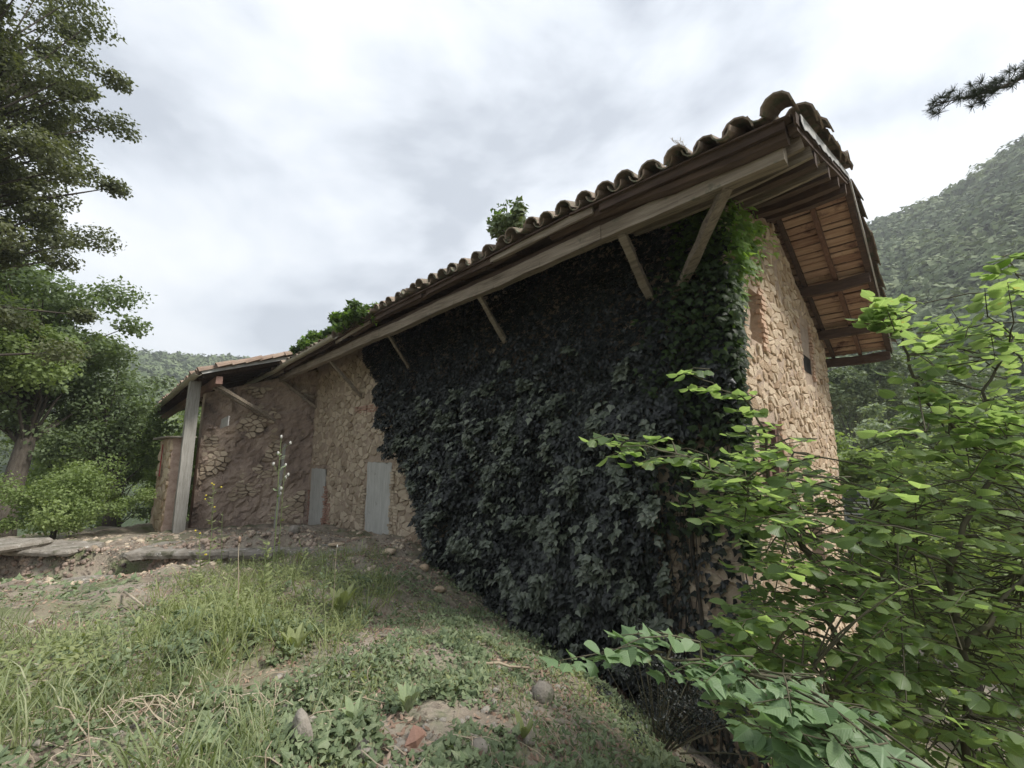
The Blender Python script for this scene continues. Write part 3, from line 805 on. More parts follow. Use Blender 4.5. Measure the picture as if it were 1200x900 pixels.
# torn metal flashing and trim on the gable edge
mb = MB(); vs = []; n = 26
for i in range(n + 1):
    v = -OF + .15 + i * (VR + OF - .1) / n
    z = zroof(v) - .01
    vs += [L(-OG - .02, v, z + .02), L(-OG - .02, v, z - .05 - (.05 * abs(math.sin(i * 1.3)) if i < 14 else .0) - .02 * random.random())]
fs = [(2 * i, 2 * i + 1, 2 * i + 3, 2 * i + 2) for i in range(n)]
vs2 = [p + np.array([.006, 0, 0]) for p in vs]
mb.add(vs + vs2, fs + [tuple(2 * (n + 1) + q for q in f[::-1]) for f in fs])
mb.build('flashing', M['zinc'], roof)
MB().beam(L(-OG - .025, VR, zroof(VR) - .10), L(-OG - .025, VB, zroof(VB) - .10), .02, .05, n=8).build('metal_trim', M['zinc'], roof)
MB().beam(L(-OG + .01, VR, zroof(VR) - .10), L(-OG + .01, VB, zroof(VB) - .10), .03, .11, n=8).build('verge_board', M['wood_dark'], roof)
MB().beam(L(-OG + .01, -OF, zroof(-OF) - .06), L(-OG + .01, VR, zroof(VR) - .06), .03, .10, n=8).build('verge_board', M['wood_dark'], roof)
# gutter on the far part of the eave
def gutter(pts, r, name, m, parent, th=.006):
    mb = MB(); n = 9; vs = []; fs = []
    for p in pts:
        for ro in (r, r - th):
            for k in range(n):
                a = math.pi + math.pi * k / (n - 1)
                vs.append(np.asarray(p) + np.array([0, math.cos(a) * ro, math.sin(a) * ro]))
    m_ = 2 * n
    for i in range(len(pts) - 1):
        for k in range(n - 1):
            a = i * m_ + k; fs.append((a, a + 1, a + 1 + m_, a + m_)); a += n; fs.append((a, a + m_, a + 1 + m_, a + 1))
        for k in (0, n - 1):
            a = i * m_ + k; fs.append((a, a + m_, a + m_ + n, a + n))
    for i in (0, len(pts) - 1):
        for k in range(n - 1): a = i * m_ + k; fs.append((a, a + n, a + n + 1, a + 1))
    return mb.add(vs, fs).build(name, m, parent, smooth=False)
gp = [L(u, -OF - .12, zroof(-OF, u) + .0) for u in np.linspace(8.95, 17.3, 8)]
gut = gutter(gp, .085, 'gutter', M['gutter'], roof)
pts = [gp[-1] + np.array([-.15, 0, -.06]), gp[-1] + np.array([-.1, -.12, -.30]), gp[-1] + np.array([.3, .2, -.42])]
dp = MB().tube(pts, .06, 8).build('downpipe', M['gutter'], roof)
MB().tube([gp[-1] + np.array([.3, .2, -.42]), L(15.2, -2.9, 1.35)], .055, 8).build('downpipe', M['gutter'], roof)

# ---- the cross wall that closes the terrace on the left, and the pier of the lean-to
def cwL(x, z, d): return L(float(np.interp(x, [0, .95, 2.9, 3.2], [13.75, 14.3, 14.75, 14.75])) - d, -x, z)
cw = wallsheet('cross_wall', 0, 3.05, -4.2, lambda x: zroof(0, 13.7) - .20 - x * .34, cwL, M['earth_wall'], house, step=.09, amp=.14, back=.45, flip=True)
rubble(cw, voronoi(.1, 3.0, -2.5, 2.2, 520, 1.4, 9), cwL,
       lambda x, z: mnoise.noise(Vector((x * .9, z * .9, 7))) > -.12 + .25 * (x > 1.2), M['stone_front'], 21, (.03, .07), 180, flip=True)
MB().beam(L(12.2, -1.45, -2.45), L(13.55, -.95, .25), .14, .05, up=(0, 1, 0)).build('leaning_plank', M['wood_v'], None)
o = bpy.data.objects['leaning_plank']; o.location = tuple(O); o.rotation_euler = (0, 0, HROT)
tag(o, 'grey weathered plank leaning against the dark wall left of the smaller blocked door', 'plank')

# ---- the lean-to at the left end
lean = thing('lean_to', 'open tiled lean-to on a grey post at the left end of the house', 'lean-to', tuple(O), HROT)
WU0, WU1, WV = 13.1, 27.5, -3.45
def zwing(v, u=13.0): return 2.31 + .35 * (v - WV) - .035 * (u - 13.1) + .02 * math.sin(u * 1.3)
wing_dummy = object()
lroof = link('roof', None, lean)
mb = MB()
for a, b in zip(np.linspace(WU0, WU1, 8)[:-1], np.linspace(WU0, WU1, 8)[1:]):
    q = [L(a, WV, zwing(WV, a)), L(b, WV, zwing(WV, b)), L(b, -.4, zwing(-.4, b)), L(a, -.4, zwing(-.4, a))]
    q2 = [p - np.array([0, 0, .03]) for p in q]
    mb.add(q + q2, [(0, 1, 2, 3), (7, 6, 5, 4), (0, 4, 5, 1), (3, 2, 6, 7), (0, 3, 7, 4), (1, 5, 6, 2)])
mb.build('roof_deck', M['wood_dark'], lroof)
lay_tiles(lroof, zwing, WU0 + .06, WU1, WV, -.5, .28, TSN, lambda c, r, a, b, k: (r if c < 2 else (c + 5 if r == 0 else 1e7)), 110, M['tile'], 8)
MB().beam(L(WU0 - .02, WV - .02, zwing(WV) - .02), L(WU0 - .02, -1.0, zwing(-1.0) - .02), .02, .09, n=4).build('verge_board', M['zinc'], lroof)
gutter([L(u, WV - .09, zwing(WV, u) - .02) for u in np.linspace(WU0 - .05, WU1, 6)], .10, 'gutter', M['gutter'], lean)
MB().beam(L(13.2, -3.0, 2.12), L(26.5, -3.0, 1.65), .17, .22, n=8).build('beam', M['red_wood'], lean)
MB().beam(L(13.9, -3.0, 2.0), L(14.4, -1.2, 1.1), .13, .12, n=4).build('strut', M['wood'], lean)
for (a, b, c) in ((13.6, 13.9, .95), (15.2, 14.9, .8), (17.2, 17.0, .7)):
    MB().beam(L(a, -2.95, 2.0), L(b, -1.2, c + .1), .10, .09, n=3).build('strut', M['wood'], lean)
for k in range(14):
    u = 13.3 + k * .8
    MB().beam(L(u, WV + .05, zwing(WV, u) - .09), L(u, -.5, zwing(-.5, u) - .09), .07, .09, n=2).build('rafter', M['wood_dark'], lean)
MB().beam(L(14.25, -3.42, -2.6), L(14.35, -3.42, 2.16), .29, .29, up=(0, 1, 0), n=9, jit=.008).build('post', M['wood_v'], lean)
mb = MB().beam(L(13.5, -2.6, .95), L(14.4, -2.62, .9), .02, .30, n=1); mb.build('metal_sheet', M['zinc'], lean)
pier = wallsheet('stone_pier', 14.55, 17.2, -4.5, lambda u: .42, lambda x, z, d: L(x, -3.75 - d + .0 * x, z), M['pier'], lean, step=.15, amp=.07, back=.5, flip=True)
rubble(pier, voronoi(14.55, 17.2, -3.0, .4, 70, 1.5, 19), lambda x, z, d: L(x, -3.75 - d, z), lambda x, z: True, M['stone'], 23, (.02, .05), 80, flip=True)
MB().box(L(15.85, -3.6, .46), (3.1, .75, .06), jit=.015).build('cap_slab', M['rock'], lean)
MB().box(L(16.0, -3.84, -.25), (.14, .03, 1.0), jit=.01).build('red_strip', M['red_paint'], lean)

# ---- louvred shutter and cable on the far gable corner
sh = thing('window_shutter', 'grey metal slatted shutter standing open behind the far corner of the gable', 'shutter', tuple(O), HROT)
s0 = np.array(L(-.02, WD + .12, -2.0)); ax = np.array([-.42, -.10, 0]); H = 1.15
for q in (0, 1): MB().beam(s0 + ax * q, s0 + ax * q + np.array([0, 0, H]), .035, .035, up=(0, 1, 0), n=1, jit=0).build('frame_bar', M['grey_metal'], sh)
for k in range(10):
    z = .02 + k * H / 9.3
    MB().beam(s0 + np.array([0, 0, z]), s0 + ax + np.array([0, 0, z]), .02, .03, n=1, jit=0).build('slat', M['grey_metal'], sh)
MB().beam(s0 + np.array([0, -.03, H / 2]), s0 + ax + np.array([0, -.03, H / 2]), .008, H, n=1, jit=0).build('panel', M['shutter_back'], sh)
cb = MB().tube([at(968, 436, 10.6), at(990, 427, 11.8), at(1010, 418, 13.2), at(1060, 395, 18)], .012, 5).build('cable', M['cable'])
tag(cb, 'thin black cable running off from the far gable corner', 'cable')

# ================================================================ foliage helpers
def leaf_cloud(name, centers, radii, per, size, m, parent=None, tmpl=T_DIA, flat=.3, squash=.75, rnd=None, shell=.35, **props):
    centers = np.asarray(centers, float); radii = np.broadcast_to(radii, (len(centers),))
    n = len(centers) * per
    c = np.repeat(centers, per, 0); r = np.repeat(radii, per)
    d = rndir(n); rad_ = (RNG.random(n) ** .5) * (1 - shell) + shell * RNG.random(n)
    p = c + d * (rad_ * r)[:, None] * np.array([1, 1, squash])
    nr = d * .6 + rndir(n) * .9 + np.array([0, 0, flat * 2])
    R = frames(nr, rndir(n) + np.array([0, 0, -.3]))
    cr_ = np.repeat(RNG.random(len(centers)) * .5, per) + RNG.random(n) * .5
    return scatter(name, tmpl, p, R, size * RNG.uniform(.6, 1.3, n), m, parent, cr_, **props)

def tree(name, label, base, height, crown_c, crown_r, nclump, clump_r, per, size, m, trunk_r=.2, cat='tree', group=None, bark='bark', lean_=None, seed=0, squash=.8, tmpl=T_DIA, kind_leaf='crown', flat=.3):
    """base, crown centre: world points; crown_r: (rx, ry, rz). Trunk, limbs to every clump, leafy clumps"""
    rng = np.random.default_rng(seed + 100)
    base = np.array(base, float); cc = np.array(crown_c, float); rr = np.array(crown_r, float)
    t = thing(name, label, cat, tuple(base), 0, group)
    cl = []
    tries = 0
    while len(cl) < nclump and tries < nclump * 40:
        tries += 1
        d = rng.normal(size=3); d /= np.linalg.norm(d); q = rng.random() ** .45
        p = cc + d * q * rr * (1 + .18 * rng.normal())
        if p[2] < base[2] + height * .12: continue
        if all(np.linalg.norm((p - c_) / rr) > .9 / nclump ** .34 for c_ in cl): cl.append(p)
    cl = np.array(cl)
    rad_ = clump_r * rng.uniform(.6, 1.35, len(cl))
    mb = MB(); top = cc + np.array([0, 0, rr[2] * .4])
    tp = []
    for q in np.linspace(0, 1, 9):
        tp.append(base - base + (top - base) * q + np.array([math.sin(q * 5 + seed) * .25, math.cos(q * 4 + seed) * .25, 0]) * trunk_r * 3 * q * (1 - q) * 4)
    tp = np.array(tp); tp[0, 2] -= .4
    mb.tube(tp, [trunk_r * (1.25 if i == 0 else 1 - i * .105) for i in range(9)], 9, rough=.08)
    for c_, r_ in zip(cl, rad_):
        p = c_ - base
        hgt = max(min(p[2] * .62, tp[7][2]), height * .16)
        i = int(np.argmin(abs(tp[:, 2] - hgt))); i = max(1, min(i, 7)); a = tp[i]
        mid = (a + p) / 2 + np.array([rng.normal() * .15, rng.normal() * .15, .12 * np.linalg.norm(p - a)])
        r0 = trunk_r * (1 - i * .105) * .26
        mb.tube([a, a * .45 + mid * .55, mid, mid * .4 + p * .6, p], [r0, r0 * .8, r0 * .6, r0 * .4, r0 * .12], 5, cap=False)
    mb.build('trunk', M[bark], t, smooth=True)
    leaf_cloud(kind_leaf, cl - base, rad_, per, size, m, t, tmpl, flat=flat, squash=squash, kind='stuff')
    return t

exec_trees = True
# ---- trees on the left
def gpt(x, y, dz=0): return (x, y, gz(x, y) + dz)
tree('holm_oak', 'tall dark tree with fine leaves hanging in from the top left edge', gpt(-14.6, 8.2), 14, (-13.2, 8.9, 7.8), (2.4, 2.8, 5.4), 175, .6, 560, .098, M['holm'], .38, seed=3, squash=.6)
tree('oak_tree', 'rounded dark green oak with a thick forked trunk at the left', gpt(-16.3, 14.2), 10, (-17.6, 15.0, 3.9), (2.6, 2.6, 2.9), 110, .85, 420, .15, M['oak'], .34, seed=5, squash=.65)
tree('oak_tree', 'smaller oak just right of the thick trunked oak, low branches', gpt(-15.0, 16.5), 6, (-15.8, 16.6, 1.2), (1.8, 2.0, 2.4), 45, .75, 320, .13, M['oak'], .2, seed=6, squash=.65)
tree('light_green_tree', 'pale yellow green tree in front of the oak at the left edge', gpt(-17.0, 12.2), 8, (-14.6, 11.6, 3.0), (1.3, 1.2, 1.3), 36, .7, 420, .12, M['light_tree'], .16, seed=7)
tree('round_bush', 'light green rounded bush below the oak behind the slab', gpt(-12.6, 12.2), 3, (-12.4, 12.2, -1.35), (1.75, 1.3, 1.15), 40, .48, 420, .075, M['light_tree'], .07, 'bush', seed=8)
LT = [(-24, 27, 5.2, 'olive_tree', 'mid green tree behind the oaks, left of the far hill'), (-19.5, 26, 4.2, 'light_tree', 'light green tree between the oaks and the lean-to'),
      (-30, 22, 7.0, 'olive_tree', 'tall mid green tree at the far left edge'), (-15.8, 24.5, 3.4, 'olive_tree', 'dark low tree just left of the lean-to roof'),
      (-21, 34, 5.0, 'olive_tree', 'rounded tree below the far ridge on the left'), (-27, 38, 5.4, 'light_tree', 'pale tree farther down the left valley'),
      (-20, 19.5, 1.8, 'light_tree', 'yellow green sapling under the oaks'), (-13.2, 20.5, 1.6, 'light_tree', 'yellow green bush beside the pier of the lean-to')]
for i, (x, y, h, mm, lab) in enumerate(LT):
    g = gz(x, y); hh = max(h - g * .7, 5); rx = hh * .36
    tree('tree', lab, (x, y, g), hh, (x, y, g + hh * .62), (rx, rx, hh * .42), 42, rx * .34, 300, .20 if y > 22 else .15, M[mm], .2, seed=20 + i, squash=.7, group='trees beyond the lean-to')
# tree tops that show over the roof at the left
for i, (px, Y, zt, lab) in enumerate([(262, 26, 5.0, 'thin tree top showing over the tiled lean-to roof'), (296, 29, 5.4, 'sparse tree top beside the gutter end of the main roof')]):
    x = at(px, 500, Y)[0]; g = gz(x, Y)
    tree('tree', lab, (x, Y, g), zt - g, (x, Y, zt - 1.6), (1.6, 1.6, 1.8), 22, .5, 160, .16, M['olive_tree'], .14, seed=40 + i, group='trees beyond the lean-to')
# ---- trees on the right, down the slope and over the valley
RT = [(1000, 455, 34, 3.4, 'olive_tree', 'bushy olive green tree just past the far gable corner'), (1050, 470, 40, 4.2, 'olive_tree', 'grey green tree on the slope above the silvery tree'),
      (1075, 520, 22, 2.6, 'silver_tree', 'silvery pale green tree behind the hazel shrub'), (1010, 560, 16, 2.0, 'light_tree', 'light green tree beside the far gable corner low down'),
      (1120, 620, 14, 2.4, 'light_tree', 'bright green tree filling the gap behind the hazel stems'), (1190, 560, 18, 3.0, 'silver_tree', 'pale tree at the right edge behind the hazel'),
      (1050, 700, 11, 1.6, 'light_tree', 'bright low bush behind the hazel stems'), (1180, 720, 10, 2.0, 'light_tree', 'bright bush at the right edge behind the leaves'),
      (960, 780, 9.0, .9, 'light_tree', 'small bright bush at the foot of the gable'), (1290, 640, 13, 3.0, 'olive_tree', 'dark tree beyond the right edge of the view'), (1120, 460, 48, 5.0, 'olive_tree', 'dark green tree above the silvery tree on the far slope'), (1200, 440, 50, 5.5, 'olive_tree', 'dark tree on the far slope at the right edge')]
for i, (px, py, Y, r, mm, lab) in enumerate(RT):
    c = at(px, py, Y); g = gz(c[0], c[1])
    if c[2] - r * .8 < g: c[2] = g + r * .8
    tree('tree', lab, (c[0], c[1] + .2, g), max(c[2] - g, 1.5), tuple(c), (r, r, r * .85), 34, r * .34, 300, .07 * r ** .6 + .012 * Y * .35, M[mm], .06 * r, seed=60 + i, squash=.7, group='trees down the slope on the right', kind_leaf='crown')

# ---- far woods on the hills
def forest(name, azr, rr, n, seed, size, label=None):
    rng = np.random.default_rng(seed)
    az = np.radians(rng.uniform(*azr, n)); r = np.sqrt(rng.uniform(rr[0] ** 2, rr[1] ** 2, n))
    x, y = r * np.sin(az), r * np.cos(az)
    z = ground_z(x, y)
    R_ = rng.uniform(1.7, 5.2, n) * (1 + .0012 * r)
    per = 165 if azr[0] > 0 else 70
    c = np.repeat(np.stack([x, y, z + R_ * 1.1], 1), per, 0); rr_ = np.repeat(R_, per)
    m = n * per; d = rndir(m); d[:, 2] = np.where(d[:, 2] < -.3, -d[:, 2], d[:, 2])
    lump = 1 + .22 * np.sin(d[:, 0] * 5 + c[:, 0]) * np.sin(d[:, 1] * 5 + c[:, 1])
    p = c + d * (rr_ * lump * RNG.uniform(.75, 1.0, m))[:, None] * np.array([1, 1, 1.05])
    Rm = frames(d + rndir(m) * .45, rndir(m))
    st = np.array([mnoise.noise(Vector((a * .022, b * .022, 3))) for a, b in zip(x, y)])
    tone = np.repeat(np.clip(rng.normal(.42, .26, n) + .55 * st, 0, 1), per) * .8 + RNG.random(m) * .2
    o = scatter(name, T_DIA, p - Rm[:, :, 1] * .5, Rm, np.repeat(R_ * size, per) * RNG.uniform(.7, 1.2, m), M['forest'], None, tone, kind='stuff')
    return tag(o, label, 'forest')
forest('forest', (33, 60), (62, 258), 2700, 5, .34, 'dense mixed forest covering the steep hillside on the right')
forest('forest', (-48, -30), (120, 425), 1500, 6, .5, 'far wooded ridge seen left of the lean-to roof')

# ---- pine branch at the upper right
pt = thing('pine_tree', 'pine with one dark needled branch reaching in at the upper right', 'tree', gpt(8.6, 3.9))
pb = np.array(pt.location)
mb = MB()
mb.tube([(0, 0, -.5), (.1, 0, 5), (0, .1, 10), (.1, 0, 14)], [.24, .2, .14, .05], 10)
tip = at(1106, 120, 4.2) - pb; mid1 = at(1165, 106, 4.2) - pb; mid2 = at(1205, 88, 4.2) - pb
root = np.array([0.0, .05, mid2[2] + .5])
mb.tube([root, (root + mid2) / 2 + np.array([0, 0, .1]), mid2, mid1, tip], [.05, .04, .022, .014, .006], 6)
tufts = []
for a, b, n in ((mid2, mid1, 8), (mid1, tip, 8), (root, mid2, 8)):
    for q in np.linspace(0, 1, n):
        p = a + (b - a) * q
        for s in range(3):
            e2 = p + np.array([RNG.normal() * .08 - .03, RNG.normal() * .1, RNG.normal() * .05])
            mb.tube([p, e2], [.006, .003], 4, cap=False); tufts.append(e2)
mb.build('trunk', M['bark'], pt)
tufts = np.array(tufts + [tip])
n = len(tufts) * 70
c = np.repeat(tufts, 70, 0); d = rndir(n) + np.array([-.5, 0, .25])
cr_c = []
scatter('needles', T_NEED, c, frames(rndir(n), d), .07 * RNG.uniform(.7, 1.3, n), M['pine'], pt, kind='stuff')
leaf_cloud('crown', np.column_stack([RNG.normal(0, 1.3, 40) + 3.0, RNG.normal(0, 1.3, 40) - 1.5, RNG.uniform(10, 15, 40)]), .8, 120, .2, M['pine'], pt, kind='stuff')

# ================================================================ ivy on the house
ivy = thing('ivy', 'dark ivy blanketing the right two thirds of the front wall', 'ivy', tuple(O), HROT)
def bulge(u, z):
    b = .10 + .34 * sst((1.9 - z) / 2.2) * sst((u - .2) / 1.0) + .10 * math.sin(u * 1.7 + z * 1.1) * sst((2.2 - z) / 2)
    lo = .35 + .65 * sst((2.2 - z) / 1.2)
    return b + lo * (.34 * mnoise.noise(Vector((u * 1.5, z * 1.5, 2))) + .20 * mnoise.noise(Vector((u * 4.0, z * 4.0, 5))))
N1 = 95000
uu = RNG.uniform(-.1, 10.2, N1); zz = RNG.uniform(-3.9, 3.5, N1)
dens = RNG.random(N1)
keep = np.zeros(N1, bool); dep = np.zeros(N1)
for i in range(N1):
    u, z = uu[i], zz[i]
    if z > zroof(0, u) - .25: continue
    nl = .45 * mnoise.noise(Vector((z * 1.6, u * .7, 0))) + .2 * mnoise.noise(Vector((z * 5, u * 3, 0)))
    if u > ivy_left(z) + nl: continue
    if z < -2.7 - .9 * sst((2.6 - u) / 2.5): continue
    pr = 1.0
    if u < .95 + .25 * nl and z < .2: pr = .16            # bare stones by the corner
    if dens[i] > pr: continue
    keep[i] = True; dep[i] = max(.03, bulge(u, z) * (1 if pr > .3 else .3))
uu, zz, dep = uu[keep], zz[keep], dep[keep]; n = len(uu)
dd = dep * (1 - .55 * RNG.random(n) ** 2.2) + .02
P = np.column_stack([uu, dd, zz])
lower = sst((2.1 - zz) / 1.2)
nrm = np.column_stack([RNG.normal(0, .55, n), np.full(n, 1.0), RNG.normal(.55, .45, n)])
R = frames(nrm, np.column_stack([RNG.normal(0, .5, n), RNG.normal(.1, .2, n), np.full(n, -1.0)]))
tone = np.clip(RNG.random(n) * .45 + .7 * lower * RNG.random(n) ** 1.6, 0, 1)  # eave shade put into the tone: darker up high, brighter leaves below
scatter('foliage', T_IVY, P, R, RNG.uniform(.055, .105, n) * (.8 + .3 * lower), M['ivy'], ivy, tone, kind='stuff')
# larger loose sprays in the lower half: 300 of these leaves as objects
def leaf_objs(tmpls, P, R, s, m, parent, name='leaf', limit=300):
    meshes = []
    for ti, tp_ in enumerate(tmpls):
        for k in range(5):
            me = bpy.data.meshes.new(name); me.from_pydata(tp_[0].tolist(), [], tp_[1].tolist())
            a = me.attributes.new('rnd', 'FLOAT', 'POINT'); a.data.foreach_set('value', [(k + .5) / 5] * len(tp_[0]))
            for nm, c in (('lx', 0), ('ly', 1)):
                a = me.attributes.new(nm, 'FLOAT', 'POINT'); a.data.foreach_set('value', tp_[0][:, c].astype(np.float32))
            me.materials.append(m); meshes.append(me)
    for i in range(min(limit, len(P))):
        o = link(name, meshes[RNG.integers(len(meshes))], parent)
        o.matrix_local = Matrix(np.vstack([np.column_stack([R[i] * s[i], P[i]]), [0, 0, 0, 1]]).tolist())
n = 300
uu2 = RNG.uniform(1.2, 6.6, 1500); zz2 = RNG.uniform(-2.4, 1.2, 1500)
k = [i for i in range(1500) if uu2[i] < ivy_left(zz2[i]) - .4 and mnoise.noise(Vector((uu2[i] * 1.2, zz2[i] * 1.2, 9))) > .0][:300]
P = np.array([[uu2[i], bulge(uu2[i], zz2[i]) + .05 + .06 * random.random(), zz2[i]] for i in k]); n = len(P)
R = frames(np.column_stack([RNG.normal(0, .4, n), np.full(n, 1.0), RNG.normal(.7, .3, n)]), np.column_stack([RNG.normal(0, .5, n), np.full(n, .1), np.full(n, -1.0)]))
leaf_objs([T_IVY], P, R, RNG.uniform(.09, .13, n), M['ivy_spray'], ivy)
uu3 = RNG.uniform(.8, 7.4, 30000); zz3 = RNG.uniform(-2.8, 1.7, 30000)
k = [i for i in range(30000) if uu3[i] < ivy_left(zz3[i]) - .2 and mnoise.noise(Vector((uu3[i] * 2.1, zz3[i] * 2.1, 9))) + .5 * mnoise.noise(Vector((uu3[i] * 6, zz3[i] * 6, 3))) > .24 + .12 * max(zz3[i], 0)]
P = np.array([[uu3[i], bulge(uu3[i], zz3[i]) + .02 + .09 * random.random(), zz3[i]] for i in k]); n = len(P)
R = frames(np.column_stack([RNG.normal(0, .5, n), np.full(n, 1.0), RNG.normal(.9, .4, n)]), np.column_stack([RNG.normal(0, .7, n), np.full(n, .2), np.full(n, -1.0)]))
scatter('foliage', T_IVY, P, R, RNG.uniform(.06, .12, n), M['ivy_spray'], ivy, kind='stuff')
# ivy stems and new growth at the gable corner, coloured paler up top to offset eave shade
mb = MB()
for k in range(6):
    u = .3 + k * 1.05; pts = []
    for q in np.linspace(0, 1, 10):
        pts.append((u + .3 * math.sin(q * 4 + k), .04, -3.4 + q * 6.3))
    mb.tube(pts, np.linspace(.03, .008, 10), 5)
for k in range(14):
    u = random.uniform(.0, 1.5); pts = []
    for q in np.linspace(0, 1, 9): pts.append((u + .18 * math.sin(q * 5 + k) + .1 * q * math.cos(k), .06 + .03 * math.sin(q * 9 + k), -3.6 + q * random.uniform(2.2, 4.2)))
    mb.tube(pts, np.linspace(.018, .005, 9), 5, rough=.1)
mb.build('stem', M['bark'], ivy)
pts = []
for k in range(3400):
    z = random.uniform(-1.2, 3.35)
    w = float(np.interp(z, [-.6, .6, 1.3, 2.0, 2.7, 3.3], [.12, .25, .30, .45, .9, 1.5]))
    v = abs(random.gauss(0, 1)) * w * .55 * (1 + 1.2 * mnoise.noise(Vector((z * 1.7, 0, 8)))) - .12
    if v > w * 1.4 or z > GTOP(v) - .02: continue
    if mnoise.noise(Vector((v * 2.5, z * 2.2, 4))) < -.18: continue
    pts.append((-.05 - random.random() * (.12 + .16 * (z > 2.3)), -v + .05, z))
P = np.array(pts); n = len(P)
R = frames(np.column_stack([np.full(n, -1.0), RNG.normal(.4, .5, n), RNG.normal(.5, .4, n)]), np.column_stack([RNG.normal(-.2, .4, n), RNG.normal(0, .4, n), np.full(n, -1.0)]))
scatter('new_growth', T_IVY, P, R, RNG.uniform(.065, .13, n), M['ivy_bright'], ivy, np.clip(RNG.random(n) * .6 + .75 * sst((P[:, 2] - 1.6) / 1.0) - .12, 0, 1), kind='stuff')
n = 1700; q = RNG.random(n)
P = np.column_stack([RNG.normal(.25, .38, n) * (.4 + q), .14 + .22 * RNG.random(n), 3.2 - 4.2 * q ** 1.3])
P = P[P[:, 0] > -.25]; n = len(P)
R = frames(np.column_stack([RNG.normal(-.3, .4, n), np.full(n, .8), RNG.normal(.6, .4, n)]), np.column_stack([RNG.normal(-.2, .4, n), RNG.normal(.2, .3, n), np.full(n, -1.0)]))
scatter('new_growth', T_IVY, P, R, RNG.uniform(.06, .115, n), M['ivy_bright'], ivy, np.clip(RNG.random(n) * .45 + .4 * sst((P[:, 2] - 2.3) / .8) - .1, 0, 1), kind='stuff')
# ivy tufts on the roof
def tuft(label, cu, cv, cz, ru, rv, rz, ncl, m, size=.09, per=60):
    o = thing('roof_ivy', label, 'ivy', tuple(O), HROT, 'ivy tufts growing on the roof edge')
    c = np.column_stack([cu + RNG.uniform(-1, 1, ncl) * ru, -(cv + RNG.uniform(-1, 1, ncl) * rv), cz + RNG.uniform(-.6, 1, ncl) * rz])
    mb = MB()
    for q in c: mb.tube([(cu + (q[0] - cu) * .5, -cv, cz - rz * .8), (q[0], q[1], q[2])], [.012, .004], 4, cap=False)
    mb.build('stem', M['twig'], o)
    leaf_cloud('foliage', c, .16, per, size, M[m], o, T_IVY, kind='stuff')
tuft('small ivy clump sprouting from the middle of the tiled eave', 2.75, -1.2, 3.58, .35, .2, .16, 16, 'ivy_ground', .085, 36)
tuft('three leafy ivy shoots standing above the clump on the eave', 2.85, -1.2, 3.86, .22, .1, .14, 7, 'ivy_bright', .07, 10)
tuft('big ivy clump over the eave at the right end of the gutter', 8.0, -1.35, 3.18, .9, .25, .22, 50, 'ivy_bright', .10, 50)
tuft('yellow green ivy heap behind the gutter', 10.6, -1.0, 3.25, 1.7, .35, .22, 60, 'ivy_bright', .11, 45)
tw = MB()
base = hw(-.12, -1.2, 3.33)
for k in range(5):
    a = base + np.array([-.0, 0, .0]); b = a + np.array([-.03 - .02 * k, .02 * k, .12 + .02 * k]); tw.tube([a, b, b + np.array([random.uniform(-.06, .02), .02, .06])], [.003, .002, .001], 4)
    for q in range(5): c_ = a + (b - a) * (.4 + .15 * q); tw.tube([c_, c_ + np.array([random.uniform(-.04, .04), random.uniform(-.03, .03), random.uniform(.01, .04)])], [.0015, .003], 4)
tag(tw.build('dry_weed', M['dry']), 'tiny dry weed standing on the roof tiles', 'weed')

